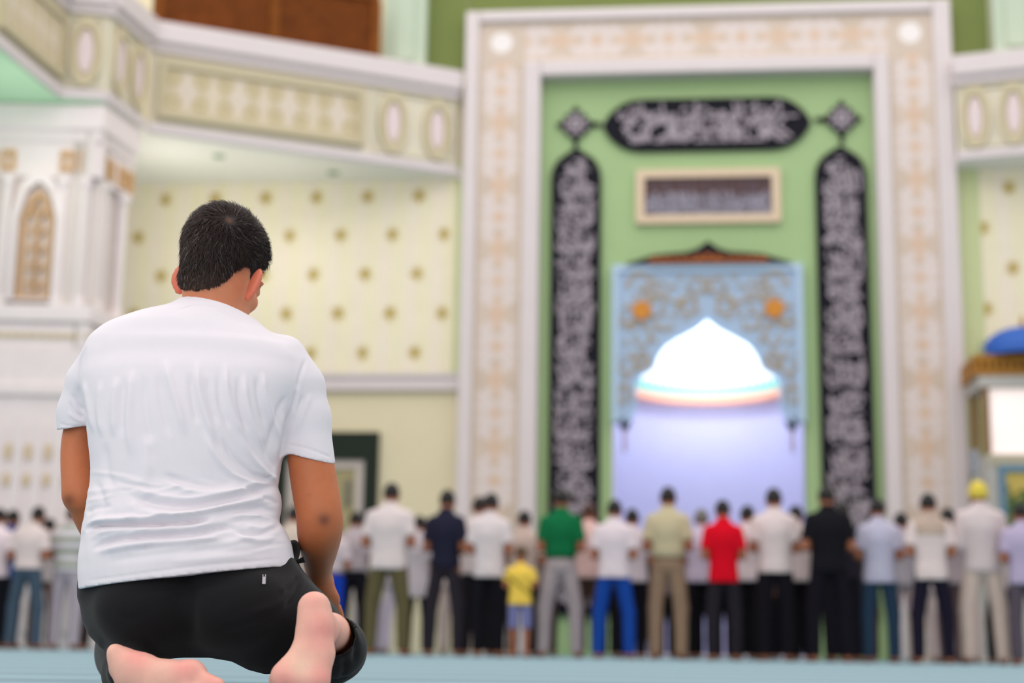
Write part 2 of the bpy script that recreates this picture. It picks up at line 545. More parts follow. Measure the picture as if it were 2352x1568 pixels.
# ---------------------------------------------------------------- portal
Uc = (uI0 + uI1) / 2
portal = wthing('mihrab_portal', Uc)
tag(portal, 'tall white and cream carved portal framing the green prayer niche wall', 'portal')
X = lambda u: u - Uc
def frame_band(a0, a1, zt, b0, b1, zt2, y0, y1):
    m = MB()
    m.box(X(a0), X(b0), y0, y1, 0, zt).box(X(b1), X(a1), y0, y1, 0, zt).box(X(b0), X(b1), y0, y1, zt2, zt)
    return m
build('outer_moulding', frame_band(uO0, uO1, zO1, uA0, uA1, zA1, -PF, 0.3), WHITE, portal, bevel=0.03)
build('inner_moulding', frame_band(uB0, uB1, zB1, uI0, uI1, zI1, -PF, 0.3), WHITE, portal, bevel=0.03)
build('band_backing', frame_band(uA0, uA1, zA1, uB0, uB1, zB1, -PF + 0.09, 0.3), BEIGE, portal)
bwid = uB0 - uA0
def medal(s, t, T, topband=False):                     # s along the band, t across (-.5 .. .5)
    base = np.array(rgb(210, 192, 176)); white = np.array(rgb(223, 209, 203)); peach = np.array(rgb(217, 188, 164)); line = np.array(rgb(202, 184, 160))
    q = np.mod(s, T) / T - 0.5
    c = np.tile(base, (len(s), 1))
    n = noise2(s * 11, t * 17, 5)
    c += (n * 0.05)[:, None]
    for sq in (-1, 1):
        for k, (q0, t0, ang, L, wd) in enumerate([(0.16, 0.2, 0.8, 0.2, 0.085), (0.30, 0.2, -0.6, 0.15, 0.06), (0.06, 0.28, 1.2, 0.13, 0.05)]):
            for st in (-1, 1):
                dq = (q * sq - q0) * T; dt = (t * st - t0) * bwid
                a = dq * math.cos(ang) + dt * math.sin(ang); b = -dq * math.sin(ang) + dt * math.cos(ang) + 0.9 * a * a
                c[(np.abs(a) < L) & (np.abs(b) < wd * (1 - (a / L) ** 2))] = white
    d = np.hypot(q * T, t * bwid)
    star = d < 0.085 * (1 + 0.35 * np.cos(8 * np.arctan2(t * bwid, q * T)))
    c[star] = peach
    d2 = np.hypot((np.abs(q) - 0.5) * T, t * bwid)
    c[d2 < 0.12 * (1 + 0.3 * np.cos(6 * np.arctan2(t * bwid, (np.abs(q) - 0.5) * T)))] = peach
    c[(np.abs(np.abs(q) - 0.32) * T < 0.05) & (np.abs(t) < 0.09)] = peach
    c[np.abs(t) > 0.44] = line
    return np.clip(c, 0, 1)
Tv = 0.95
yb = -PF + 0.07
pattern('carved_band', X(uA0), X(uB0), 0, zB1, 0.02, lambda x, z: medal(z, (x - X(uA0)) / bwid - 0.5, Tv), TINT, portal, y=yb)
pattern('carved_band', X(uB1), X(uA1), 0, zB1, 0.02, lambda x, z: medal(z, (x - X(uB1)) / bwid - 0.5, Tv), TINT, portal, y=yb)
def topfn(x, z):
    c = medal(x, (z - zB1) / (zA1 - zB1) - 0.5, (uB1 - uB0) / 5)
    corner = np.minimum(np.hypot(x - X((uA0 + uB0) / 2), z - (zA1 + zB1) / 2), np.hypot(x - X((uA1 + uB1) / 2), z - (zA1 + zB1) / 2))
    c[(x < X(uB0)) | (x > X(uB1))] = rgb(210, 192, 176)
    c[corner < 0.16] = rgb(242, 234, 230)
    return c
pattern('carved_band', X(uA0), X(uA1), zB1, zA1, 0.02, topfn, TINT, portal, y=yb)

# green panel round the niche, niche dimensions
nu0 = 0.5 * (W(1406, 700)[0] + W(1407, 1000)[0]); nu1 = 0.5 * (W(1842, 700)[0] + W(1850, 1000)[0])
zP1 = W(1626, 612)[1]; zP0 = W(1626, 972)[1]
mb = MB().box(X(uI0) - 0.02, X(nu0) - .004, -0.001, 0.3, 0, zI1 + 0.02).box(X(nu1) + .004, X(uI1) + 0.02, -0.001, 0.3, 0, zI1 + 0.02)
mb.box(X(nu0) - .004, X(nu1) + .004, -0.001, 0.3, zP1 + 0.004, zI1 + 0.02)
build('green_panel', mb, GREEN, portal)

# ---------------------------------------------------------------- the prayer niche
Un = (nu0 + nu1) / 2; hw = (nu1 - nu0) / 2
niche = wthing('prayer_niche', Un)
tag(niche, 'glowing white prayer niche under a pale blue arched panel', 'prayer niche')
LAV = col_mat('lamp_tinted_stone', (190, 190, 226), rough=0.6, var=0.03, scale=4)  # bluish cast of the niche light put into the wall colour
DOMEW = col_mat('dome_white', (236, 240, 250), rough=0.5, var=0.02)
def zpx(py, px=1626): return W(px, py, 0.1)[1]
def upx(px, py=850): return W(px, py, 0.1)[0] - Un
half = [(1626, 729), (1612, 742), (1598, 753), (1575, 765), (1551, 777), (1532, 789), (1518, 805), (1509, 820), (1504, 838), (1496, 847), (1480, 855), (1468, 866), (1461, 880), (1459, 900), (1460, 922), (1460, 940), (1452, 953), (1437, 972)]
Lh = [(upx(x, y), zpx(y)) for x, y in half]
Lh = [(-abs(x - Lh[0][0]), z) for x, z in Lh]
arch = Lh[::-1] + [(-x, z) for x, z in Lh[1:]]
outline = [(-hw, zP0)] + arch + [(hw, zP0), (hw, zP1), (-hw, zP1)]
BLUE = col_mat('pale_blue_tile', (168, 190, 216), rough=0.5, var=0.06, scale=7)
# the panel is a sheet with the arch cut out; its arabesque stands on it
build('arch_panel', MB().prism(outline, -0.12, 0.05), BLUE, niche)
fr = MB()
fr.box(-hw, hw, -0.16, -0.1, zP1 - 0.1, zP1).box(-hw, -hw + 0.09, -0.16, -0.1, zP0, zP1 - 0.1).box(hw - 0.09, hw, -0.16, -0.1, zP0, zP1 - 0.1)
build('panel_border', fr, col_mat('pale_blue_border', (182, 204, 226), var=0.04), niche)
edge = MB()
edge.stroke(arch, 0.045, -0.15, -0.05)
build('arch_edge', edge, col_mat('arch_edge_blue', (170, 196, 226), var=0.03), niche)
rs = random.Random(4)
ar = MB()
def spiral(cx, cz, r, a0, turns, sx):
    return [(sx * (cx + r * (1 - t / 14) * math.cos(a0 + t * turns / 14 * 2 * math.pi)), cz + r * (1 - t / 14) * math.sin(a0 + t * turns / 14 * 2 * math.pi)) for t in range(13)]
zm = (zP1 + zP0) / 2
for sx in (-1, 1):
    for cx, cz, r, a0, tn in [(0.92, zP1 - 0.30, 0.2, 0, 1.2), (0.45, zP1 - 0.38, 0.22, 3, 1.1), (0.13, zP1 - 0.33, 0.14, 1, 1.0), (1.13, zP1 - 0.75, 0.16, 1.5, 1.2),
                              (0.62, zP1 - 0.78, 0.17, 4, 1.1), (0.28, zP1 - 0.62, 0.15, 2.2, 1.1), (0.95, zP1 - 1.05, 0.22, 0.7, 1.3), (1.15, zP1 - 1.45, 0.17, 2, 1.2), (1.14, zP1 - 1.85, 0.13, 5, 1.2),
                              (0.78, zP1 - 0.42, 0.13, 2, 1.1), (0.9, zP1 - 1.4, 0.1, 2, 1.0)]:
        ar.stroke(spiral(cx, cz, r, a0, tn, sx), [0.05 - 0.002 * i for i in range(13)], -0.135, -0.11)
        for k in range(5):
            a = a0 + k * 1.3
            px_, pz_ = sx * (cx + r * 0.95 * math.cos(a)), cz + r * 0.95 * math.sin(a)
            ar.stroke([(px_ - 0.06 * math.cos(a + sx), pz_ - 0.06 * math.sin(a + sx)), (px_, pz_), (px_ + 0.06 * math.cos(a + sx), pz_ + 0.06 * math.sin(a + sx))], [0.015, 0.055, 0.01], -0.137, -0.11)
build('arabesque', ar, col_mat('tan_gilt', (180, 162, 138), rough=0.5, var=0.2, scale=20), niche)
def circ(cx, cz, r, n=28, w=0.0, k=8):
    return [(cx + r * (1 + w * math.cos(k * i * 2 * math.pi / n)) * math.cos(i * 2 * math.pi / n), cz + r * (1 + w * math.cos(k * i * 2 * math.pi / n)) * math.sin(i * 2 * math.pi / n)) for i in range(n)]
for px, py in ((1474, 713), (1778, 711)):
    build('rosette', MB().prism(circ(upx(px, py), zpx(py), 0.135, 32, 0.06), -0.18, -0.11), col_mat('orange_gilt', (214, 140, 48), rough=0.45, var=0.15), niche)
# crest above the panel
cz0 = zpx(608)
cr = [(1437, 608), (1470, 598), (1500, 588), (1540, 584), (1575, 582), (1600, 575), (1614, 566), (1626, 556)]
cl = [(upx(x, 600), zpx(y)) for x, y in cr]
c0 = cl[-1][0]
crest = [(x, z) for x, z in cl] + [(2 * c0 - x, z) for x, z in cl[-2::-1]]
build('crest', MB().prism(crest, -0.2, -0.003), BLACKP, niche)
mb = MB()
for i in range(-6, 7):
    hh = 0.13 if abs(i) > 1 else 0.24 - 0.05 * abs(i)
    mb.prism(circ(c0 + i * 0.125, cz0 + hh * 0.42, 0.044, 14, 0.2, 5), -0.23, -0.19)
mb.stroke([(c0 - 0.85, cz0 + 0.03), (c0 + 0.85, cz0 + 0.03)], 0.04, -0.23, -0.19)
build('crest_ornament', mb, col_mat('copper_gilt', (176, 96, 36), rough=0.5, var=0.25, scale=16), niche)
# recess: a half drum with a stepped band and a dome
R0 = hw - 0.02; zb0 = zpx(925) + 0.15; zb1 = zpx(872) + 0.15; R1 = abs(Lh[13][0]) + 0.02
cy = 0.05
mb = MB().revolve([(R0, 0), (R0, zb1 + 0.1)], 0, cy, 0, math.pi, 40)
build('niche_wall', mb, LAV, niche, smooth=True)
mb = MB().revolve([(R0, zb0 + .04), (R1 + 0.06, zb0), (R1, zb0 + 0.03), (R1, zb0 + 0.13), (R1 + 0.04, zb0 + 0.15)], 0, cy, 0, math.pi, 40)
build('coral_band', mb, col_mat('coral_band', (226, 160, 134), rough=0.6, var=0.1), niche)
mb = MB()
nsc = 26
for i in range(nsc):
    a0 = math.pi * i / nsc; a1 = math.pi * (i + 1) / nsc; am = (a0 + a1) / 2
    P = lambda r, a, z: (r * math.cos(a), cy + r * math.sin(a), z)
    r_ = R1 + 0.02
    mb.add([P(r_, a0, zb0 + 0.14), P(r_, a1, zb0 + 0.14), P(r_ + .02, a1, zb0 + 0.2), P(r_ + .05, am, zb1 + 0.02), P(r_ + .02, a0, zb0 + 0.2), P(r_ + .1, a0, zb0 + .14), P(r_ + .1, a1, zb0 + .14), P(r_ + .1, am, zb1 + .02)],
           [(0, 1, 2, 3, 4), (0, 5, 6, 1), (5, 7, 6), (0, 4, 3, 7, 5), (1, 6, 7, 3, 2)])
build('green_scallops', mb, col_mat('jade_scallop', (120, 180, 160), rough=0.6, var=0.08), niche)
prof = [(R1 + 0.08, zb1 - 0.1), (R1 + 0.08, zb1)]
zt = zpx(722)
for i in range(1, 13):
    t = i / 12
    prof.append(((R1 + 0.02) * math.cos(t * math.pi / 2 * 0.98) ** 0.8, zb1 + 0.05 + (zt - zb1 + 0.15) * math.sin(t * math.pi / 2) ** 1.1))
build('niche_dome', MB().revolve(prof, 0, cy, 0, math.pi, 40), DOMEW, niche, smooth=True)
for s in (-1, 1):
    x = s * (abs(Lh[-1][0]))
    mb = MB().revolve([(0.0, zpx(1040)), (0.03, zpx(1035)), (0.035, zpx(990)), (0.045, zpx(985))], x, -0.05, n=16)
    p = build('column_stub', mb, col_mat('rose_stone', (208, 188, 212), var=0.05), niche, smooth=True)
    mb = MB().revolve([(0.045, zpx(988)), (0.06, zpx(982)), (0.1, zpx(966)), (0.1, zpx(962)), (0, zpx(962))], x, -0.05, n=16)
    build('column_capital', mb, col_mat('dark_bronze', (70, 66, 78), rough=0.5), p)
def lamp(name, loc, power, color, size):
    l = bpy.data.lights.new(name, 'POINT'); l.energy = power; l.color = color; l.shadow_soft_size = size
    o = bpy.data.objects.new(name, l); o.location = tuple(loc); COL.objects.link(o)
    return o
lamp('niche_lamp', wall_pt(Un, zb1 + 0.22, -0.42), 36, (0.86, 0.92, 1.0), 0.12)
lamp('niche_lamp', wall_pt(Un, zb0 - 0.22, -0.5), 22, (0.92, 0.94, 1.0), 0.2)
# niche base slab
build('niche_floor_slab', MB().box(-hw, hw, -0.05, hw + 0.1, 0, 0.04), WHITE, niche)

# ---------------------------------------------------------------- calligraphy boards
def strokes_block(mb, x0, x1, z0, z1, n_rows, seed, y0, y1, inside=None, dens=1.0):
    r = random.Random(seed)
    H = (z1 - z0) / n_rows
    for k in range(n_rows):
        zb = z0 + k * H + 0.22 * H
        x = x0
        while x < x1:
            kind = r.choice('aabbsswdck')
            w = H * r.uniform(0.25, 0.5)
            pen = 0.085 * H
            P = None
            if kind == 'a':
                P = [(x, zb + r.uniform(-.05, .05) * H), (x + 0.02 * H, zb + 0.35 * H), (x - 0.03 * H, zb + 0.68 * H)]; wd = [pen * .6, pen, pen * 1.3]; w = 0.17 * H
            elif kind == 'b':
                P = [(x + w * .5 + w * .55 * math.cos(a), zb + 0.1 * H + 0.28 * H * math.sin(a)) for a in np.linspace(math.pi * 0.95, math.pi * 2.15, 9)]; wd = [pen * .5, pen, pen * 1.3, pen * 1.5, pen * 1.5, pen * 1.4, pen, pen * .8, pen * .5]
            elif kind == 's':
                P = [(x + w * t, zb + 0.07 * H * abs(math.sin(t * 9))) for t in np.linspace(0, 1, 9)]; wd = pen
            elif kind == 'w':
                P = [(x + w * .4 + w * .3 * math.cos(a), zb + 0.16 * H + 0.13 * H * math.sin(a)) for a in np.linspace(0, 6.0, 10)]; wd = pen * 1.1
            elif kind == 'd':
                for q in range(r.randint(1, 2)):
                    cx, cz = x + q * pen * 1.6, zb + r.choice((-.16, .42, .5)) * H
                    P2 = [(cx - pen * .8, cz), (cx, cz + pen * .8), (cx + pen * .8, cz), (cx, cz - pen * .8)]
                    if inside is None or all(inside(*p) for p in P2): mb.prism(P2, y0, y1)
                w = 0.06 * H
            elif kind == 'c':
                P = [(x + w * t, zb + 0.3 * H + 0.25 * H * math.sin(t * 2.6) - 0.1 * t * H) for t in np.linspace(0, 1, 8)]; wd = [pen * .4, pen, pen * 1.2, pen * 1.2, pen, pen * .8, pen * .6, pen * .3]
            else:
                P = [(x + w * .1, zb + .6 * H), (x + w * .55, zb + .5 * H), (x + w * .15, zb + .32 * H), (x + w, zb + .02 * H)]; wd = [pen * .5, pen, pen, pen * .7]
            if P is not None and (inside is None or all(inside(*p) for p in P)) and all(x0 <= p[0] <= x1 for p in P):
                mb.stroke(P, wd, y0, y1)
            x += w * r.uniform(0.5, 0.8) / dens

def board(name, outline, u, z, label, cat, blocks, o=0.0, group=None):
    t = wthing(name, u, z, o)
    tag(t, label, cat, group)
    build('board', MB().prism(outline, -0.07, -0.002), BLACKP, t)
    mb = MB()
    for b in blocks: b(mb)
    build('script', mb, SILVER, t)
    return t
# horizontal cartouche
a0, zc = W(1385, 292); a1, _ = W(1862, 284); zh = (W(1626, 228)[1] - W(1626, 347)[1]) / 2; zc = W(1626, 288)[1]
hwid = (a1 - a0) / 2; uc = (a0 + a1) / 2
shl = [(-hwid, 0), (-hwid + .05, zh * .28), (-hwid + .14, zh * .56), (-hwid + .26, zh * .8), (-hwid + .4, zh * .95), (-hwid + .56, zh)]
shape = shl + [(-x, z) for x, z in shl[::-1]]
shape = shape + [(x, -z) for x, z in shape[-2:0:-1]]
ins = lambda x, z: abs(z) < zh - 0.07 and abs(x) < hwid - 0.1 - 0.3 * (abs(z) / zh)
board('calligraphy_board', shape, uc, zc, 'black horizontal script cartouche with pointed ends across the top of the green panel', 'calligraphy board',
      [lambda mb: strokes_block(mb, -hwid, hwid, -zh * .92, zh * .55, 1, 11, -0.1, -0.06, ins, 1.7), lambda mb: strokes_block(mb, -hwid, hwid, -zh * .9, zh * .9, 2, 12, -0.095, -0.06, ins, 1.5)])
# vertical boards
for nm, p0, p1, ptop, lab in (('l', 1263, 1379, 343, 'tall black script board standing left of the prayer niche'), ('r', 1878, 2000, 337, 'tall black script board standing right of the prayer niche')):
    b0, b1 = W(p0, 800)[0], W(p1, 800)[0]
    if nm == 'r': b0, b1 = W(1878, 700)[0], W(1998, 700)[0]
    hb = (b1 - b0) / 2; ub = (b0 + b1) / 2; zt2 = W((p0 + p1) / 2, ptop)[1]; zbt = 0.55
    arc = [(-hb, zt2 - .42), (-hb * .93, zt2 - .3), (-hb * .72, zt2 - .17), (-hb * .35, zt2 - .07), (0, zt2)]
    arc = arc + [(-x, z) for x, z in arc[-2::-1]]
    sh = [(hb, zbt), (-hb, zbt)] + arc
    sh = [(x, z - zbt) for x, z in sh]
    top = zt2 - zbt
    def ins2(x, z, hb=hb, top=top): return abs(x) < hb - 0.09 and 0.1 < z < top - 0.12 - 0.45 * (abs(x) / hb) ** 2
    board('calligraphy_board', sh, ub, zbt, lab, 'calligraphy board',
          [lambda mb, hb=hb, top=top, f=ins2, nm=nm: strokes_block(mb, -hb, hb, 0.05, top, 17, 21 if nm == 'l' else 31, -0.1, -0.06, f, 1.8),
           lambda mb, hb=hb, top=top, f=ins2, nm=nm: strokes_block(mb, -hb, hb, 0.12, top, 26, 22 if nm == 'l' else 32, -0.095, -0.06, f, 1.5)])
# diamonds
for (px, py), lab in (((1323, 288), 'black star diamond plaque at the left end of the horizontal script'), ((1932, 275), 'black star diamond plaque at the right end of the horizontal script')):
    u, z = W(px, py)
    t = wthing('diamond_plaque', u, z)
    tag(t, lab, 'plaque')
    n = 32
    poly = []
    for i in range(n):
        a = i * 2 * math.pi / n
        r = 0.27 / (abs(math.cos(a)) + abs(math.sin(a))) * (1 + 0.07 * math.cos(8 * a))
        poly.append((r * math.cos(a), r * math.sin(a)))
    build('board', MB().prism(poly, -0.06, -0.002), BLACKP, t)
    mb = MB()
    for i in range(8):
        a = i * math.pi / 4
        rr = 0.14 if i % 2 == 0 else 0.105
        mb.stroke([(0.025 * math.cos(a), 0.025 * math.sin(a)), (rr * .55 * math.cos(a + .12), rr * .55 * math.sin(a + .12)), (rr * math.cos(a), rr * math.sin(a))], [0.025, 0.055, 0.03], -0.085, -0.055)
        mb.prism(circ(0.15 * math.cos(a + .39), 0.15 * math.sin(a + .39), 0.03, 10), -0.085, -0.055) if i % 1 == 0 else None
    mb.ring(circ(0, 0, 0.075, 24), circ(0, 0, 0.05, 24), -0.09, -0.055)
    build('star_ornament', mb, SILVER, t)
    sx = 1 if px < 1600 else -1
    build('stem', MB().box(-.03, .03, -.05, -.002, -.36, -.24), BLACKP, t)
    build('stem', MB().box(min(sx * .24, sx * .37), max(sx * .24, sx * .37), -.05, -.002, -.03, .03), BLACKP, t)
# framed inscription
f0, f1 = W(1461, 450)[0], W(1792, 450)[0]; fz0, fz1 = W(1626, 514)[1], W(1626, 391)[1]
fx, fzz = (f1 - f0) / 2, (fz1 - fz0) / 2
t = wthing('framed_inscription', (f0 + f1) / 2, (fz0 + fz1) / 2)
tag(t, 'small cream framed script picture between the cartouche and the niche', 'picture')
rect = lambda a, b: [(-a, -b), (a, -b), (a, b), (-a, b)]
build('frame', MB().ring(rect(fx, fzz), rect(fx - .12, fzz - .12), -0.08, -0.002), col_mat('cream_frame', (222, 198, 170), var=0.04), t)
build('picture_panel', MB().prism(rect(fx - .11, fzz - .11), -0.04, -0.003), col_mat('picture_dark', (98, 82, 92), var=0.25, scale=9), t)
mb = MB()
strokes_block(mb, -fx + .14, fx - .14, -fzz + .1, fzz - .3, 1, 41, -0.055, -0.035, None, 2.4)
strokes_block(mb, -fx + .14, fx - .14, -fzz + .13, fzz - .35, 2, 43, -0.055, -0.035, None, 2.0)
build('script', mb, col_mat('script_grey', (166, 160, 174), var=0.1), t)
mb = MB()
r_ = random.Random(7)
xx = -fx + .16
while xx < fx - .16:
    mb.stroke([(xx, fzz - .14), (xx + .01, fzz - .28), (xx, fzz - .4)], 0.035, -0.05, -0.035); xx += r_.uniform(.09, .16)
build('top_strokes', mb, col_mat('picture_brown', (92, 58, 34), var=0.2), t)

# doorway left of the portal
d1u = W(868, 1080, .06)[0]; dz1 = W(800, 992, .06)[1]
DU = d1u - 0.75
door = wthing('door_1', DU); structure(door)
build('door_surround', MB().box(-0.75, 0.75, -0.1, 0.0, dz1 - 0.4, dz1).box(0.56, 0.75, -0.1, 0, 0, dz1 - 0.4).box(-0.75, -0.56, -0.1, 0, 0, dz1 - 0.4), col_mat('dark_door', (24, 36, 24), var=0.15), door)
build('door_frame', MB().box(-0.56, 0.56, -0.07, 0, dz1 - 0.52, dz1 - 0.4).box(0.43, 0.56, -0.07, 0, 0, dz1 - 0.5).box(-0.56, -0.43, -0.07, 0, 0, dz1 - 0.5), col_mat('door_pale', (196, 184, 176), var=0.05), door)
dp = build('door_leaf', MB().box(-0.43, 0.43, -0.045, 0, 0, dz1 - 0.52), col_mat('door_beige', (172, 160, 118), var=0.12, scale=3), door)
build('door_handle', MB().box(0.3, 0.36, -0.09, -0.04, dz1 - 1.05, dz1 - 0.68), col_mat('door_grey', (110, 108, 104)), dp)

# ---------------------------------------------------------------- gallery parapets (balconies)
zG0, zG1 = 6.83, 8.40
def plan(px, depth):
    r = ray(px, 900)
    return np.array([(px - 1176) / FPX * depth * 1.0, depth])
pts = {'A': (1049, 21.95), 'B': (848, 21.4), 'C': (340, 20.2), 'D': (328, 20.05), 'E': (243, 19.0), 'F': (140, 18.9), 'G': (-20, 17.0)}
PL = {}
for k, (px, d) in pts.items():
    PL[k] = atZ(px, to_px(np.array([(px - 1176) / FPX * d, d, zG0]))[1], zG0)[:2] if False else plan(px, d)
# correct x for the roll of the camera so that the corner stands at its pixel column at mid height
for k, (px, d) in pts.items():
    x = PL[k][0]
    for _ in range(4):
        q = to_px(np.array([x, d, 7.0]))[0]
        x += (px - q) / FPX * d
    PL[k] = np.array([x, d])

def run_matrix(p, q):                                  # local x from p to q, local y into the gallery, z up
    d = (q - p); L = float(np.linalg.norm(d)); a = math.atan2(d[1], d[0])
    return L, a
def scroll_fn(L, z0, z1, rep):
    def fn(x, z):
        base = np.array(rgb(216, 202, 176)); tan = np.array(rgb(200, 186, 154)); pale = np.array(rgb(216, 202, 184)); line = np.array(rgb(186, 168, 124))
        T = L / rep; q = np.mod(x, T) / T - 0.5; t = (z - z0) / (z1 - z0) - 0.5
        c = np.tile(tan, (len(x), 1)) * 0.55 + base * 0.45
        a = np.abs(q)
        wave = 0.30 * np.cos(2 * np.pi * x / T)
        vine = np.abs(t - wave) < 0.085
        c[vine] = tan
        star = (a < 0.16 * (1 - np.abs(t * 1.9))) | ((np.abs(t) < 0.1) & (a < 0.2))
        c[star] = pale
        star2 = (0.5 - a < 0.11 * (1 - np.abs(t * 2.0)))
        c[star2] = pale * 0.5 + base * 0.5
        curl = np.abs(np.hypot(a - 0.27, np.abs(t) - 0.22) - 0.1) < 0.03
        c[curl] = line
        edge = (np.abs(t) > 0.43) | (np.minimum(x, L - x) < 0.07)
        c[edge] = line * 0.7 + tan * 0.3
        return c
    return fn
def oval(mb1, mb2, cx, cz, a, b):
    e = lambda s: [(cx + a * s * math.cos(i * math.pi / 16), cz + b * s * math.sin(i * math.pi / 16)) for i in range(32)]
    mb1.ring(e(1.0), e(0.72), -0.07, 0.0)
    mb1.prism([(cx + a * .72 * math.cos(i * math.pi / 16), cz + b * .72 * math.sin(i * math.pi / 16)) for i in range(32)], -0.03, 0.0)
    mb2.prism([(cx + a * .45 * math.cos(i * math.pi / 16), cz + b * .62 * math.sin(i * math.pi / 16)) for i in range(32)], -0.055, -0.005)
OVR = col_mat('oval_tan', (205, 192, 160), var=0.05); OVP = col_mat('oval_pink', (226, 208, 208), var=0.03)
def parapet(parent, p, q, style, z0=zG0, z1=zG1, back=0.3):
    L, a = run_matrix(p, q)
    M = Matrix.Translation((p[0], p[1], 0)) @ Matrix.Rotation(a, 4, 'Z')
    def put(o): o.matrix_basis = M; return o
    put(build('frieze_backing', MB().box(0, L, 0, back, z0, z1 - 0.2), CREAMG, parent))
    put(build('cornice', MB().box(-0.02, L + 0.02, -0.13, back, z1 - 0.3, z1).box(-0.02, L + 0.02, -0.07, back, z1 - 0.42, z1 - 0.28), WHITE, parent, bevel=0.02))
    put(build('lower_moulding', MB().box(-0.01, L + 0.01, -0.05, back, z0, z0 + 0.14), WHITE, parent, bevel=0.02))
    if style == 'scroll':
        o = put(pattern('scroll_panel', 0.14, L - 0.14, z0 + 0.26, z1 - 0.56, 0.02, lambda x, z: scroll_fn(L - .28, z0 + .26, z1 - .56, 4)(x - .14, z), TINT, parent, y=-0.05, thick=0.05))
        rr = [(0.1, z0 + .22), (L - 0.1, z0 + .22), (L - 0.1, z1 - .52), (0.1, z1 - .52)]
        r2 = [(0.2, z0 + .32), (L - 0.2, z0 + .32), (L - 0.2, z1 - .62), (0.2, z1 - .62)]
        put(build('panel_frame', MB().ring(rr, r2, -0.09, 0), col_mat('frieze_tan', (196, 184, 152), var=0.06), parent))
    elif style == 'ovals':
        n = 2 if L > 0.9 else 1
        for i in range(n):
            m1, m2 = MB(), MB()
            oval(m1, m2, L * (i + 0.5) / n, (z0 + z1) / 2 - 0.15, min(0.215, L / n * .38), 0.46)
            om = put(build('oval_medallion', m1, OVR, parent)); build('oval_centre', m2, OVP, om)
        rr = [(0.05, z0 + .16), (L - 0.05, z0 + .16), (L - 0.05, z1 - .44), (0.05, z1 - .44)]
        r2 = [(0.1, z0 + .21), (L - 0.1, z0 + .21), (L - 0.1, z1 - .49), (0.1, z1 - .49)]
        put(build('panel_frame', MB().ring(rr, r2, -0.03, 0), col_mat('frieze_pale', (212, 204, 180), var=0.06), parent))
def slab(name, poly, z0, z1, m, parent):
    n = len(poly)
    vs = [(x, y, z0) for x, y in poly] + [(x, y, z1) for x, y in poly]
    fs = [tuple(range(n - 1, -1, -1)), tuple(range(n, 2 * n))] + [(i, (i + 1) % n, n + (i + 1) % n, n + i) for i in range(n)]
    return build(name, MB().add(vs, fs), m, parent)
bal = empty('balcony'); tag(bal, 'pale green carved gallery balcony wrapping round the wall left of the portal', 'balcony')
parapet(bal, PL['B'], PL['A'], 'ovals'); parapet(bal, PL['C'], PL['B'], 'scroll')
parapet(bal, PL['E'], PL['D'], 'ovals'); parapet(bal, PL['F'], PL['E'], 'ovals'); parapet(bal, PL['G'], PL['F'], 'scroll')
wa = wall_pt(uO0, 0)[:2]; wlft = wall_pt(uL, 0)[:2]
slab('soffit', [tuple(PL['A']), tuple(wa), tuple(wlft), (-9.5, 21.5), tuple(PL['E']), tuple(PL['D']), tuple(PL['C']), tuple(PL['B'])], zG0 - 0.02, zG0 + 0.1, col_mat('soffit_cream', (248, 246, 236), var=0.02), bal)
slab('soffit_green', [tuple(PL['E']), (-9.5, 21.5), (-9.5, 16.0), (PL['G'][0] - 0.15, 16.0), tuple(PL['G']), tuple(PL['F'])], zG0 - 0.02, zG0 + 0.1, MINT, bal)
o = bpy.data.objects.new  # (keep name short below)
# recessed spot on the soffit
for px, py in ((503, 360), (765, 398)):
    pz = atZ(px, py, zG0 - 0.03)
    mb = MB().revolve([(0, 0), (0.09, 0), (0.09, 0.04)], 0, 0, n=16)
    sp = build('ceiling_spot', mb, col_mat('spot_green', (150, 176, 140)), None); sp.location = tuple(pz)
    tag(sp, 'small grey green ceiling spot under the balcony, %s' % ('nearer the marble pier' if px < 600 else 'nearer the portal'), 'spotlight')
for px_, py_, dd_, pw in ((385, 380, 20.9, 30), (640, 400, 21.3, 10), (20, 250, 17.9, 20)):
    p_ = atY(px_, py_, dd_); p_[2] = zG0 - 1.1
    lamp('balcony_fill', p_, pw, (1.0, 0.97, 0.9), 0.5)  # unseen fill lights added below the gallery to brighten soffit, wallpaper and pier
# wooden screen on the gallery
L, a = run_matrix(PL['C'], PL['B'])
ws = empty('wooden_screen', (PL['C'][0], PL['C'][1], zG1), a)
tag(ws, 'dark brown wooden panelled screen standing on the gallery balcony', 'screen')
Ls = L + 0.12
build('panel', MB().box(0.05, Ls, 0.12, 0.2, 0.0, 1.0), WOOD, ws)
mb = MB().box(0, Ls, 0.08, 0.24, 0.92, 1.06).box(0.0, Ls, 0.09, 0.23, 0, 0.1)
build('rail', mb, WOODL, ws, bevel=0.01)
for x in (0.0, L * 0.52, Ls - 0.12):
    build('stile', MB().box(x, x + 0.14, 0.08, 0.24, 0.1, 0.92), WOODL, ws, bevel=0.01)

# right-hand gallery
PA = wall_pt(uO1 + 0.0, 0, 0.35)[:2]; PB = wall_pt(uO1 + 1.0, 0, 0.6)[:2]; PC = wall_pt(uO1 + 3.8, 0, 1.7)[:2]
zr0 = W(2235, 362, .5)[1]; zr1 = W(2235, 124, .5)[1]
b2 = empty('balcony'); tag(b2, 'pale green carved gallery balcony on the wall right of the portal', 'balcony')
parapet(b2, PA, PB, 'ovals', zr0, zr1); parapet(b2, PB, PC, 'scroll', zr0, zr1)
slab('soffit', [tuple(PA), tuple(PB), tuple(PC), tuple(wall_pt(uO1 + 3.8, 0)[:2]), tuple(wall_pt(uO1, 0)[:2])], zr0 - 0.02, zr0 + 0.1, col_mat('soffit_cream', (248, 246, 236)), b2)

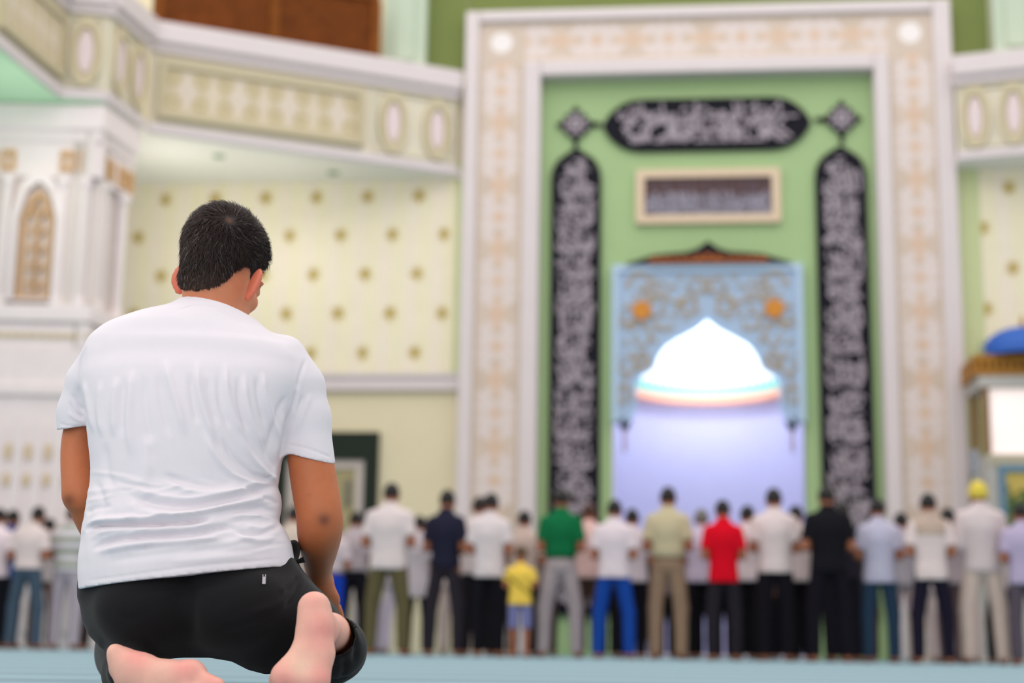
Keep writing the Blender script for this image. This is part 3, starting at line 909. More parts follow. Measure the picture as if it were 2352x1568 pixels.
# ---------------------------------------------------------------- marble pier under the balcony corner
pier = empty('marble_pier'); tag(pier, 'ornate white marble pier with gilded panels at the left edge', 'pier')
GOLD = col_mat('pale_gilt', (216, 174, 126), rough=0.5, var=0.25, scale=14)
MARB = col_mat('white_marble', (240, 228, 226), rough=0.45, var=0.05, scale=5)
MARBD = col_mat('marble_shade', (222, 210, 204), rough=0.5, var=0.05, scale=5)
e = PL['E'].copy(); dd = PL['D'].copy()
f = e + (e - PL['E']) ; f = np.array([e[0] - 2.3, e[1] - 0.05])
def zd(py, px, d): return atY(px, py, d)[2]
Z = {k: zd(v, 120, 19.0) for k, v in dict(cor1=238, cor0=318, band1=340, band0=392, col0=690, led1=700, led0=738, orn0=802, fl=1000).items()}
def pier_face(p, q, front):
    L, a = run_matrix(p, q)
    M = Matrix.Translation((p[0], p[1], 0)) @ Matrix.Rotation(a, 4, 'Z')
    def put(o): o.matrix_basis = M; return o
    d = 0.0
    put(build('shaft', MB().box(0, L, 0.16, 0.6, 0, zG0 - 0.03), MARBD, pier))
    put(build('cornice', MB().box(0, L, 0.0, 0.6, Z['cor0'] + 0.12, zG0 - 0.03).box(0, L, 0.05, 0.6, Z['cor0'] - 0.02, Z['cor0'] + 0.16), MARB, pier, bevel=0.03))
    put(build('frieze', MB().box(0, L, 0.09, 0.6, Z['band0'] - 0.06, Z['cor0']), MARB, pier))
    put(build('ledge', MB().box(0, L, 0.0, 0.6, Z['led0'], Z['led1']).box(0, L, 0.05, 0.6, Z['orn0'], Z['led0']), MARB, pier, bevel=0.02))
    put(build('lower_body', MB().box(0, L, 0.02, 0.6, 0, Z['orn0'] - 0.0).box(0, L, -0.03, 0.6, Z['fl'] + 0.5, Z['fl'] + 0.62), MARB, pier))
    nb = 3 if front else 1
    W_ = L / (nb if front else 1)
    g, c, b = MB(), MB(), MB()
    if front:
        base = L - 0.76                                # bay centre measured from the corner
        cs = [base, base - 1.0]
        mods = [base + 0.43 - 0.0, base - 0.55]
    else:
        cs, mods = [], [L * 0.28, L * 0.8]
    for cx in cs:
        hh = Z['col0'] + 0.03
        ztip = zd(432, 85, 19.0); zsh = zd(500, 85, 19.0)
        o_ = [(cx - .2, hh), (cx + .2, hh), (cx + .2, zsh), (cx + .12, ztip - .12), (cx, ztip), (cx - .12, ztip - .12), (cx - .2, zsh)]
        i_ = [(cx + (x - cx) * .74, hh + (z - hh) * .9 + .05) for x, z in o_]
        g.ring(o_, i_, 0.08, 0.16)
        for k in range(5):
            zc_ = hh + 0.2 + k * 0.23
            g.ring(circ(cx, zc_, 0.09, 14, 0.15, 4), circ(cx, zc_, 0.045, 14), 0.1, 0.16)
        oo = [(cx - .32, hh - .02), (cx + .32, hh - .02), (cx + .32, zsh + .05), (cx + .2, ztip + .1), (cx, ztip + .28), (cx - .2, ztip + .1), (cx - .32, zsh + .05)]
        ii = [(cx - .24, hh), (cx + .24, hh), (cx + .24, zsh), (cx + .15, ztip - .02), (cx, ztip + .1), (cx - .15, ztip - .02), (cx - .24, zsh)]
        c.ring(oo, ii, 0.03, 0.16)
    for cx in mods:
        for s in ((-0.13, 0.13) if front else (0,)):
            c.revolve([(0.085, Z['led1']), (0.085, Z['led1'] + .08), (0.06, Z['led1'] + .12), (0.06, Z['band0'] - .22), (0.085, Z['band0'] - .14), (0.085, Z['band0'] - .05)], cx + s * 1.1, 0.1, n=16)
        for s in (-0.11, 0.13):
            b = MB(); b.ring([(cx + s - .09, Z['band0'] + .01), (cx + s + .09, Z['band0'] + .01), (cx + s + .09, Z['band1'] - .01), (cx + s - .09, Z['band1'] - .01)],
                   [(cx + s - .03, Z['band0'] + .07), (cx + s + .03, Z['band0'] + .07), (cx + s + .03, Z['band1'] - .08), (cx + s - .03, Z['band1'] - .08)], 0.06, 0.12)
            put(build('gilt_block', b, GOLD, pier))
    if g.v:
        put(build('gilt_panel', g, GOLD, pier)); 
    put(build('colonnette', c, MARB, pier, smooth=False))
    s_ = MB()
    n = int(L / 0.1)
    for i in range(n):
        x = (i + .5) * L / n
        s_.prism(circ(x, (Z['led0'] + Z['orn0']) / 2, 0.042, 10, 0.2, 4), 0.03, 0.08)
    put(build('bead_row', s_, col_mat('sand_gilt', (218, 198, 160), var=0.2), pier))
    n = int(L / 0.24)
    fl = MB()
    for i in range(n + 1):
        x = L - 0.16 - i * 0.24
        if x < 0.05: break
        for zz, hh in ((zd(1035, 75, 19), .2), (zd(1100, 75, 19), .16)):
            s2 = MB(); s2.prism([(x - .035, zz - hh / 2), (x + .035, zz - hh / 2), (x + .045, zz + hh * .2), (x, zz + hh / 2), (x - .045, zz + hh * .2)], -0.01, 0.04)
            put(build('gilt_drop', s2, col_mat('drop_gilt', (222, 200, 166), var=0.1), pier))
        fl.prism([(x + .07, 0.2), (x + .17, 0.2), (x + .17, Z['fl'] + .1), (x + .12, Z['fl'] + .25), (x + .07, Z['fl'] + .1)], -0.02, 0.04)
    put(build('fluting', fl, MARB, pier))
pier_face(f, e, True); pier_face(e, dd, False)

# ---------------------------------------------------------------- domed pulpit kiosk at the right edge
kd = 20.2
kx = atY(2352, 820, kd)[0]
kz = lambda py: zd(py, 2300, kd)
ki = empty('pulpit', (kx, kd, 0), -YAW); tag(ki, 'blue domed pulpit kiosk with golden gallery at the right edge', 'pulpit')
KB = col_mat('cobalt_dome', (40, 92, 178), rough=0.5, var=0.12)
KG = col_mat('pulpit_gold', (184, 124, 34), rough=0.45, var=0.3, scale=10)
GREY = col_mat('pulpit_grey', (188, 184, 176), var=0.05)
rd = 100 / FPX * kd
zb = kz(822); 
prof = [(rd, zb)] + [(rd * math.cos(t) ** 0.85, zb + (kz(752) - zb) * math.sin(t)) for t in np.linspace(0.05, math.pi / 2 - .03, 14)]
dm = build('dome', MB().revolve(prof, 0, 0, n=40), KB, ki, smooth=True)
build('finial', MB().revolve([(0.0, kz(720)), (0.02, kz(730)), (0.035, kz(742)), (0.02, kz(752)), (0.03, kz(758))], 0, 0, n=12), KG, dm, smooth=True)
hk = 124 / FPX * kd; hd = 0.42 * hk
g = MB()
g.box(-hk, hk, -hd, hk, kz(868), kz(858)).box(-hk, hk, -hd, hk, kz(834), kz(822))
for i in range(15):
    x = -hk + (i + .5) * 2 * hk / 15
    for y in (-hd, hk - .03): g.box(x - .025, x + .025, y, y + .03, kz(860), kz(832))
    if x > -hd + .03: g.box(-hk, -hk + .03, x - .025, x + .025, kz(860), kz(832)); g.box(hk - .03, hk, x - .025, x + .025, kz(860), kz(832))
build('gallery_rail', g, KG, ki)
g2 = MB().box(-hk + .03, hk - .03, -hd + .03, hk - .03, kz(860), kz(832))
build('gallery_backing', g2, col_mat('gallery_dark', (120, 84, 36), var=0.2), ki)
for s in ((-1, -1), (1, -1)):
    build('corner_finial', MB().revolve([(0.05, kz(822)), (0.05, kz(812)), (0.03, kz(806)), (0.0, kz(786))], s[0] * hk * .85, s[1] * hd * .85, n=12), col_mat('finial_grey', (150, 156, 120)), ki)
build('lintel', MB().box(-hk * .93, hk * .93, -hd * .93, hk * .93, kz(895), kz(868)), GREY, ki)
for s in (-1, 1):
    for yy in (-hd * .85, hk * .75):
        build('post', MB().box(s * hk * .80 - .04, s * hk * .80 + .04, yy, yy + .09, kz(1047), kz(893)), col_mat('post_brown', (140, 108, 72), var=0.15), ki)
build('lit_opening', MB().box(-hk * .77, hk * .77, -hd * .72, -hd * .6, kz(1047), kz(897)), mat('lit_panel', rgb(255, 238, 232), var=0.08, scale=2.5, emit=0.4), ki)
build('base_cabinet', MB().box(-hk * .84, hk * .84, -hd * .85, hk * .9, 0, kz(1047)), GREY, ki)
mb = MB()
for i in range(18):
    x = -hk * .78 + i * hk * 1.56 / 17
    mb.box(x - .012, x + .012, -hd * .85 - .03, -hd * .85 + .01, kz(1072), kz(1047))
build('grille', mb, col_mat('grille_beige', (206, 196, 160)), ki)
qx = lambda px: atY(px, 1120, kd)[0] - kx
bf = MB(); a_, b_ = qx(2288), -qx(2288)
bf.ring([(a_, kz(1240)), (b_, kz(1240)), (b_, kz(1074)), (a_, kz(1074))], [(a_ + .07, kz(1228)), (b_ - .07, kz(1228)), (b_ - .07, kz(1088)), (a_ + .07, kz(1088))], -hd * .85 - .06, -hd * .85)
pf = build('side_panel_frame', bf, col_mat('steel_blue', (98, 136, 160), var=0.05), ki)
def leafy(x, z):
    n = noise2(x * 22, z * 20, 9) + 0.6 * noise2(x * 50, z * 45, 2)
    c = np.tile(np.array(rgb(196, 172, 88)), (len(x), 1))
    c[n > 0.12] = rgb(70, 96, 44); c[(n > -0.08) & (n < 0.0)] = rgb(150, 120, 50)
    return c
pattern('leaf_panel', a_ + .06, b_ - .06, kz(1230), kz(1086), 0.012, leafy, GLOSS, pf, y=-hd * .85 - .03)
# slim lamp post left of the pulpit
lp = empty('speaker_post', tuple(atY(2241, 1140, kd - .5) * np.array([1, 1, 0]) + np.array([0, 0, 0]))); tag(lp, 'slim grey post standing between the portal and the pulpit', 'post')
build('shaft', MB().revolve([(0.03, 0.03), (0.03, kz(1045))], 0, 0, n=14), GREY, lp, smooth=True)
build('foot', MB().revolve([(0.0, 0.0), (0.16, 0.0), (0.16, 0.03), (0.03, 0.05)], 0, 0, n=20), GREY, lp)
build('column_speaker', MB().box(-.05, .05, -.06, .06, kz(1100), kz(1046)), col_mat('speaker_grey', (150, 152, 158)), lp, bevel=.01)

# ================================================================== THE KNEELING MAN
FWD = RM @ np.array([0, 0, -1.0])
def hp(px, py, Y): return atY(px, py, Y)
def rp(r, P): return r * float((np.asarray(P) - CAM) @ FWD) / FPX
def hcone(F, a, b, k=0.02, op='add'):                  # a, b: (px, py, r_px, Y)
    A, B = hp(a[0], a[1], a[3]), hp(b[0], b[1], b[3])
    return F.cone(A, B, rp(a[2], A), rp(b[2], B), k, op)
def chain(F, pts, k=0.02, op='add'):
    for a, b in zip(pts[:-1], pts[1:]): hcone(F, a, b, k, op)
def limb(F, pts, k=.006, n=7):                          # a chain of cones resampled along a smooth curve
    P = cat([[p[0], p[1], p[2], p[3] * 400] for p in pts], n)
    chain(F, [(a, b, c, d / 400) for a, b, c, d in P], k)
def cat(pts, n=10):                                    # smooth curve through points
    P = np.array(pts, float)
    P = np.vstack([2 * P[0] - P[1], P, 2 * P[-1] - P[-2]])
    out = []
    for i in range(1, len(P) - 2):
        for t in np.linspace(0, 1, n, endpoint=False):
            a, b, c, d = P[i - 1], P[i], P[i + 1], P[i + 2]
            out.append(0.5 * (2 * b + (c - a) * t + (2 * a - 5 * b + 4 * c - d) * t * t + (3 * b - a - 3 * c + d) * t ** 3))
    out.append(P[-2])
    return np.array(out)

BASE = np.array([hp(470, 1400, 3.0)[0], 3.0, 0.0])
# ---- head frame
HC = hp(521, 578, 3.10)
yw, pt, rl = math.radians(23), math.radians(20), math.radians(5)
f_ = np.array([math.sin(yw) * math.cos(pt), math.cos(yw) * math.cos(pt), -math.sin(pt)])
r_0 = np.array([math.cos(yw), -math.sin(yw), 0.0]); u_0 = np.cross(r_0, f_)
r_h = r_0 * math.cos(rl) - u_0 * math.sin(rl); u_h = u_0 * math.cos(rl) + r_0 * math.sin(rl)
HR = np.stack([r_h, f_, u_h], 1)
def hl(a, b, c): return HC + r_h * a + f_ * b + u_h * c

SKIN = mat('skin', (1, 1, 1), rough=0.5, var=0.06, scale=60, attr=True, sub=0.12, bump=0.15, bscale=500, spec=0.35)
B = Field((BASE[0] - 0.48, 2.58, -0.01), (BASE[0] + 0.52, 3.62, 1.06), 0.0052)
# torso, thighs and shins (under the clothes)
for z, r in ((0.28, .12), (0.42, .11), (0.54, .115), (0.60, .10)):
    B.ell((BASE[0] - 0.03, 3.03, z), (r * 1.2, r * .8, .12), None, 0.04)
sl_, sr_ = hp(250, 880, 3.05), hp(650, 890, 3.05)
B.cone(sl_, sr_, .042, .042, .02)
chain(B, [(300, 1400, 70, 3.05), (300, 1492, 60, 3.38)], .03); chain(B, [(300, 1505, 48, 3.38), (300, 1545, 38, 2.92), (285, 1530, 34, 2.84)], .02)
chain(B, [(620, 1405, 70, 3.05), (765, 1482, 58, 3.40)], .03); chain(B, [(768, 1500, 52, 3.38), (776, 1476, 46, 2.98), (758, 1452, 38, 2.86)], .02)
# neck and head
B.cone(hp(491, 780, 3.085), hl(-0.002, -0.022, -0.085), .0545, .052, .015)
B.ell(HC, (.066, .095, .080), HR, .02)
B.ell(hl(0, -.03, -.042), (.046, .062, .064), HR, .01)
B.ell(hl(0, .032, -.078), (.061, .068, .086), HR, .02)
B.cone(hl(-.03, .060, -.138), hl(.03, .060, -.138), .024, .024, .03)
B.ell(hl(0, .080, -.15), (.022, .018, .02), HR, .02)
for s in (-1, 1):
    B.ell(hl(s * .034, .076, -.075), (.022, .018, .017), HR, .015)                     # cheek
    B.ell(hl(s * .033, .100, -.042), (.016, .012, .011), HR, .008, 'cut')               # eye socket
    B.ell(hl(s * .032, .087, -.043), (.0125, .0125, .0115), HR, .003)                   # eyeball
    B.cone(hl(s * .014, .096, -.026), hl(s * .048, .082, -.025), .0065, .005, .01)      # brow
    # ear: a shell leaning out and back, with a hollow
    e0 = hl(.079, .014, -.070) if s > 0 else hl(-.086, .012, -.056)
    ang = math.radians(30)
    ar_ = np.stack([r_h * s * math.cos(ang) - (-f_) * 0 + f_ * math.sin(ang), -r_h * s * math.sin(ang) * 1.0 + f_ * math.cos(ang), u_h], 1)
    ear_out = r_h * s * math.sin(ang + .55) * 1.0 - f_ * math.cos(ang + .55)
    ear_n = r_h * s * math.cos(ang + .55) + f_ * math.sin(ang + .55)
    ER = np.stack([ear_n, ear_out, u_h + 0.12 * f_], 1); ER /= np.linalg.norm(ER, axis=0)
    B.ell(e0 + ear_out * .010, (.0085, .021, .034), ER, .006)
    B.ell(e0 + ear_out * .006 + ear_n * .009, (.006, .013, .022), ER, .004, 'cut')
    B.ell(e0 + ear_out * .004 - u_h * .030, (.0075, .010, .011), ER, .006)
B.cone(hl(0, .098, -.042), hl(0, .116, -.078), .008, .012, .012)
for s in (-1, 1): B.ell(hl(s * .012, .106, -.082), (.008, .009, .007), HR, .006)
B.ell(hl(0, .098, -.108), (.024, .008, .006), HR, .005); B.ell(hl(0, .096, -.119), (.021, .009, .007), HR, .005)
B.ell(hl(0, .108, -.1135), (.022, .006, .0018), HR, .001, 'cut')
# left arm and hand
limb(B, [(218, 905, 32, 3.075), (181, 1005, 36, 3.09), (182, 1125, 37, 3.06), (188, 1150, 33, 3.07), (228, 1230, 33, 3.14), (300, 1352, 22, 3.30)])
def hand(F, wrist, palm, out, side, k=.008):           # palm centre, finger direction `out`, thumb direction `side`
    out = out / np.linalg.norm(out); side = side - out * (side @ out); side /= np.linalg.norm(side); nn = np.cross(out, side)
    F.cone(wrist, palm, .026, .03, .02)
    F.ell(palm, (.046, .040, .016), np.stack([out, side, nn], 1), .015)
    dn = np.array([0, 0, -1.0])
    for i, L in enumerate((.072, .082, .076, .06)):
        s0 = palm + out * .036 + side * (.030 - .0195 * i)
        d1 = out + side * (.10 - .07 * i) + dn * .25; d1 /= np.linalg.norm(d1)
        d2 = d1 + dn * .35; d2 /= np.linalg.norm(d2); d3 = d2 + dn * .35; d3 /= np.linalg.norm(d3)
        a = s0 + d1 * L * .42; b = a + d2 * L * .33; c = b + d3 * L * .25
        F.cone(s0, a, .0105, .0098, k); F.cone(a, b, .0098, .0088, .003); F.cone(b, c, .0088, .0078, .003)
    t0 = palm - out * .02 + side * .034
    t1 = t0 + (side * .8 + out * .6) * .032; t2 = t1 + (out * .9 + side * .3 + dn * .3) * .034
    F.cone(palm - out * .025 + side * .015, t0, .018, .015, .012); F.cone(t0, t1, .0135, .012, .008); F.cone(t1, t2, .0115, .0095, .003)
hand(B, hp(300, 1352, 3.30), hp(305, 1392, 3.35), np.array([.1, .9, -.35]), np.array([1., 0, 0]))
# right arm and hand
limb(B, [(676, 905, 38, 3.05), (704, 1010, 47, 3.05), (722, 1110, 51, 3.04), (734, 1185, 50, 3.03), (734, 1225, 48, 3.06), (733, 1262, 40, 3.12), (732, 1300, 30, 3.19), (736, 1337, 22, 3.24)])
hand(B, hp(736, 1338, 3.25), hp(738, 1372, 3.28), np.array([.06, .9, -.5]), np.array([-.9, 0.1, 0.1]))
# right foot: upright on its toes, sole to the camera
chain(B, [(722, 1394, 36, 2.745), (729, 1440, 34, 2.735), (737, 1500, 27, 2.725), (727, 1560, 33, 2.708)], .02)
chain(B, [(720, 1400, 34, 2.745), (711, 1455, 28, 2.735), (694, 1500, 26, 2.722), (658, 1552, 37, 2.705)], .01)
chain(B, [(722, 1430, 32, 2.745), (714, 1500, 32, 2.73), (692, 1562, 36, 2.71)], .015)
chain(B, [(735, 1408, 27, 2.775), (742, 1445, 31, 2.80), (758, 1452, 42, 2.87)], .02)
chain(B, [(742, 1445, 27, 2.80), (716, 1530, 32, 2.755)], .015)
B.ell(hp(762, 1436, 2.82), (.011, .014, .013), None, .01)      # ankle bone
for i in range(5):
    px = 645 + i * 24
    A = hp(px, 1560, 2.72); A[2] = .03 - .002 * i
    Bq = A + np.array([-.004 + .003 * i, .062 - .007 * i, -.010])
    B.cone(A, Bq, .021 - .002 * i, (.0165 if i == 0 else .0115), .006)
# left foot: turned in, lying on its outer edge
chain(B, [(284, 1521, 35, 2.80), (325, 1540, 37, 2.785), (385, 1557, 38, 2.765), (436, 1555, 42, 2.745)], .015)
chain(B, [(300, 1560, 35, 2.80), (370, 1580, 34, 2.775), (430, 1585, 32, 2.75)], .02)
chain(B, [(288, 1528, 34, 2.82), (296, 1538, 36, 2.90)], .01)
B.ell(hp(263, 1497, 2.80), (.013, .02, .015), None, .012)
for i in range(5):
    a = (462 - i * 12, 1563 + i * 7); b = (497 - i * 17, 1578 + i * 6)
    A = hp(*a, 2.735); Bq = hp(*b, 2.722)
    A[2] = max(A[2], .016); Bq[2] = max(Bq[2], .014)
    B.cone(A, Bq, .0175 - .0012 * i, .017 if i == 0 else .0125, .004)
V, Q = B.mesh()
V[:, 2] = np.maximum(V[:, 2], 0.002)
V = relax(V, Q, 1, .35)
PX, PY = to_px(V)
tone = np.tile(np.array(rgb(196, 114, 72)), (len(V), 1))
def blend(c, w):
    global tone
    w = np.clip(w, 0, 1)[:, None]; tone = tone * (1 - w) + np.array(rgb(*c))[None] * w
hd = V[:, 2] > 0.66
blend((218, 140, 102), np.clip((V[:, 2] - .7) / .05, 0, 1))                              # neck and face
L_ = (V - HC) @ HR
ear = (np.abs(L_[:, 0]) > .073) & (np.abs(L_[:, 1] - .005) < .035) & (L_[:, 2] > -.11) & hd
blend((226, 116, 92), ear * 0.8)
blend((150, 80, 70), ((np.abs(L_[:, 0]) < .026) & (L_[:, 1] > .095) & (np.abs(L_[:, 2] + .113) < .012) & hd) * .7)
eye = (np.linalg.norm(np.abs(L_) * [1, 1, 0] - np.array([.032, .087, 0]), axis=1) < .0135) & (np.abs(L_[:, 2] + .043) < .007) & (L_[:, 1] > .093) & hd
blend((235, 228, 222), eye * 1.0)
brow = (np.abs(np.abs(L_[:, 0]) - .031) < .02) & (np.abs(L_[:, 2] + .024) < .005) & (L_[:, 1] > .083) & hd
blend((40, 30, 26), brow * .9)
sole = ((V[:, 1] < 2.86) & (V[:, 2] < .32)).astype(float)
blend((238, 184, 164), sole)
nz_ = noise2(PX / 14, PY / 14, 6)
blend((240, 156, 146), sole * np.clip(np.exp(-((PX - 655) ** 2 + (PY - 1555) ** 2) / 1300) + np.exp(-((PX - 738) ** 2 + (PY - 1450) ** 2) / 1800) + .9 * np.exp(-((PX - 735) ** 2 + (PY - 1550) ** 2) / 1500) + .5 * np.exp(-((PX - 715) ** 2 + (PY - 1375) ** 2) / 1200)
      + np.exp(-((PX - 315) ** 2 + (PY - 1505) ** 2) / 1300) + np.exp(-((PX - 425) ** 2 + (PY - 1535) ** 2) / 1100) + .8 * np.exp(-((PX - 485) ** 2 + (PY - 1565) ** 2) / 600), 0, 1) * (.85 + .15 * nz_))
blend((246, 206, 180), sole * .8 * np.exp(-((PX - 690) ** 2 / 900 + (PY - 1530) ** 2 / 700)))
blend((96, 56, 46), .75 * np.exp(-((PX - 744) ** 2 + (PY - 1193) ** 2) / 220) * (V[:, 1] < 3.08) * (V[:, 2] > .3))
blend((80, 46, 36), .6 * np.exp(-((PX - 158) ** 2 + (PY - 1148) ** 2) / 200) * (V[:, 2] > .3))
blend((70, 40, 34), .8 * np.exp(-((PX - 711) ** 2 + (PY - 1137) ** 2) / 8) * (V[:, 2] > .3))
man = build_np('person', V - BASE, Q, SKIN, None, tone)
man.location = tuple(BASE)
tag(man, 'man in a white t-shirt and black trousers kneeling barefoot on the carpet, seen from behind', 'person')

# ---- hair
HAIRC = mat('dark_hair', (1, 1, 1), rough=0.45, var=0.2, scale=90, attr=True, spec=0.3)
Hf = Field(HC - .16, HC + .15, .0042)
Hf.ell(HC, (.0730, .103, .088), HR, 0); Hf.ell(hl(0, -.03, -.042), (.0505, .0665, .068), HR, .01); Hf.ell(hl(0, .032, -.078), (.0615, .068, .087), HR, .01)
Hf.cone(hp(491, 780, 3.085), hl(-0.002, -0.022, -0.085), .0572, .0550, .01)
gx, gy, gz = [(np.arange(n) * Hf.h + o).astype(np.float32) for n, o in zip(Hf.n, Hf.lo)]
G = np.stack(np.meshgrid(gx, gy, gz, indexing='ij'), -1) - HC
Lc = G @ HR
def hairline(b): return smooth_interp(np.clip(b, -.13, .13), [-.13, -.095, -.072, -.056, -.040, -.022, -.006, .014, .03, .045, .06, .085, .13], [-.137, -.137, -.135, -.128, -.106, -.072, -.040, -.034, -.060, -.054, -.006, .032, .055])
line = hairline(Lc[..., 1].ravel()).reshape(Lc.shape[:3])
Hf.F = np.maximum(Hf.F, (line - Lc[..., 2]) * .9).astype(np.float32)
HV, HQ = Hf.mesh(); HV = relax(HV, HQ, 1, .4)
HN = normals(HV, HQ)
LV = (HV - HC) @ HR
HV = HV + HN * (noise2(LV[:, 0] * 160, LV[:, 2] * 120 + LV[:, 1] * 90, 4) * .0012)[:, None]
rs = np.random.RandomState(3)
whorl = min((hl(.046, -.083 * math.cos(q), .074 * math.sin(q)) for q in np.linspace(.1, 1.4, 60)), key=lambda p: abs(to_px(p)[1] - 505))
ht = np.tile(np.array(rgb(46, 36, 34)), (len(HV), 1)) * (0.8 + 0.4 * rs.rand(len(HV)))[:, None]
low = np.clip((-.07 - LV[:, 2]) / .04, 0, 1)[:, None] * .5
ht = ht * (1 - low) + np.array(rgb(110, 78, 56))[None] * low
wd_ = np.exp(-(np.linalg.norm(HV - whorl, axis=1) / .006) ** 2)[:, None] * .6
ht = ht * (1 - wd_) + np.array(rgb(150, 92, 66))[None] * wd_
# strands
tri = HQ[rs.randint(0, len(HQ), 15000)]
w = rs.rand(len(tri), 4); w /= w.sum(1, keepdims=True)
R0_ = (HV[tri] * w[..., None]).sum(1); RN = (HN[tri] * w[..., None]).sum(1); RN /= np.linalg.norm(RN, axis=1, keepdims=True)
keep = (np.linalg.norm(R0_ - whorl, axis=1) > .008) & (((R0_ - HC) * RN).sum(1) > 0.02)
R0_, RN = R0_[keep], RN[keep]
rl_ = (R0_ - HC) @ HR
away = R0_ - whorl
away += np.cross(RN, away) * 0.45                       # swirl
side = -u_h[None] * np.clip((.03 - rl_[:, 2:3]) / .06, 0, 1) * .08
t_ = away / np.linalg.norm(away, axis=1, keepdims=True) + side * 8
t_ = t_ - RN * (t_ * RN).sum(1, keepdims=True); t_ /= np.linalg.norm(t_, axis=1, keepdims=True)
bt = np.cross(RN, t_)
clump = noise2(rl_[:, 0] * 110 + rl_[:, 1] * 60, rl_[:, 2] * 110, 8)
jit = (rs.randn(len(t_)) * .28 + clump * .8)[:, None]
t_ = t_ * np.cos(jit) + bt * np.sin(jit)
edge_d = rl_[:, 2] - hairline(rl_[:, 1])
Ls_ = np.clip(.0035 + .26 * np.clip(edge_d, 0, .08), .0035, .022) * (0.7 + .6 * rs.rand(len(t_)))
lift = (.18 + .2 * rs.rand(len(t_)))
sv, sq, stn = [], [], []
wv = .00065
pA = R0_ - RN * .002
pB = R0_ + (t_ * .55 + RN * lift[:, None]) * Ls_[:, None] * .8
pC = R0_ + (t_ * 1.15 + RN * (lift * .95)[:, None]) * Ls_[:, None]
bt = np.cross(RN, t_)
rings = []
for P_, ww in ((pA, wv), (pB, wv * .85), (pC, wv * .2)):
    rings.append(np.stack([P_ + bt * ww, P_ - bt * ww * .5 + RN * ww * .9, P_ - bt * ww * .5 - RN * ww * .9], 1))
SV = np.stack(rings, 1).reshape(-1, 3)
nS = len(R0_)
b0 = np.arange(nS)[:, None] * 9
SQ = np.concatenate([np.stack([b0[:, 0] + i * 3 + j, b0[:, 0] + i * 3 + (j + 1) % 3, b0[:, 0] + (i + 1) * 3 + (j + 1) % 3, b0[:, 0] + (i + 1) * 3 + j], 1) for i in (0, 1) for j in range(3)])
scol = np.tile(np.array(rgb(60, 45, 40)), (nS, 1)) * (.6 + .9 * rs.rand(nS))[:, None]
grey = rs.rand(nS) < .05
scol[grey] = rgb(128, 118, 118)
AV = np.concatenate([HV, SV]); AQ = np.concatenate([HQ, SQ + len(HV)]); AT = np.concatenate([ht, np.repeat(scol, 9, 0)])
build_np('hair', AV - BASE, AQ, HAIRC, man, AT)['label'] = 'short dark hair with a few grey strands and a crown whorl'

# ---- t-shirt
COTTON = mat('white_cotton', rgb(236, 229, 234), rough=0.85, var=0.015, scale=30, bump=0.12, bscale=900, sheen=0.15, spec=0.2)
rows = [(680, 424, 556, 3.085, .068), (692, 414, 564, 3.08, .071), (702, 400, 570, 3.075, .076), (713, 374, 578, 3.07, .084), (726, 318, 588, 3.065, .094), (740, 276, 600, 3.06, .102), (754, 243, 614, 3.055, .108),
        (783, 208, 656, 3.05, .118), (800, 200, 678, 3.045, .123), (830, 190, 694, 3.04, .128), (870, 186, 696, 3.03, .136), (940, 196, 676, 3.02, .142), (1010, 207, 655, 3.015, .145),
        (1084, 214, 641, 3.01, .143), (1112, 213, 637, 3.01, .143), (1132, 210, 643, 3.008, .145), (1156, 206, 645, 3.005, .147), (1190, 201, 640, 3.0, .149), (1216, 195, 656, 3.0, .153), (1250, 192, 669, 3.0, .157), (1301, 186, 675, 3.0, .160), (1365, 188, 672, 3.0, .160)]
R = []
for py, xl, xr, Y, b in rows:
    a, c = hp(xl, py, Y), hp(xr, py, Y)
    R.append(((a[2] + c[2]) / 2, (a[0] + c[0]) / 2, Y, (c[0] - a[0]) / 2, b))
lo, hi, h = (BASE[0] - .36, 2.82, .13), (BASE[0] + .32, 3.26, .86), .0030
T = Field(lo, hi, h); T.loft(R, 0, 2.25)
# collar cut: high at the nape, dropping to the sides and the front
cb = hp(452, 694, 3.03); cs_ = hp(566, 733, 3.10)
sl_n = np.array([0.28, (cb[2] - cs_[2]) / (cs_[1] - cb[1]) * 1.0, 1.0])
T.plane_keep(cb, sl_n)
ca, cbm = hp(186, 1350, 2.9), hp(664, 1297, 2.9)
dirv = cbm - ca; nrm = np.cross(dirv, np.array([0, 1.0, 0.02]))
nrm = nrm / np.linalg.norm(nrm); nrm = -nrm if nrm[2] > 0 else nrm
T.plane_keep(ca, nrm)
SLv, SRv = Field(lo, hi, h), Field(lo, hi, h)
chain(SLv, [(246, 812, 44, 3.06), (206, 880, 50, 3.07), (186, 945, 49, 3.08), (182, 1030, 54, 3.085)], .02)
SLv.plane_keep(hp(131, 987, 3.08), hp(166, 1020, 3.08) - hp(161, 980, 3.08) + np.array([0, .0075, 0]))
chain(SRv, [(655, 816, 46, 3.05), (690, 888, 52, 3.05), (702, 960, 54, 3.05), (711, 1090, 62, 3.045)], .02)
SRv.plane_keep(hp(709, 1053, 3.0), hp(700, 1085, 3.0) - hp(709, 1053, 3.0) + np.array([0, .004, 0]))
T.F = Field._smin(Field._smin(T.F, SLv.F, .022), SRv.F, .022)
V, Q = T.mesh(); V = relax(V, Q, 2, .4)
N = normals(V, Q)
PX, PY = to_px(V)
face = np.clip((N @ -FWD) * 1.6 + .1, 0, 1)
D = np.zeros(len(V)); FOLD = 1.55
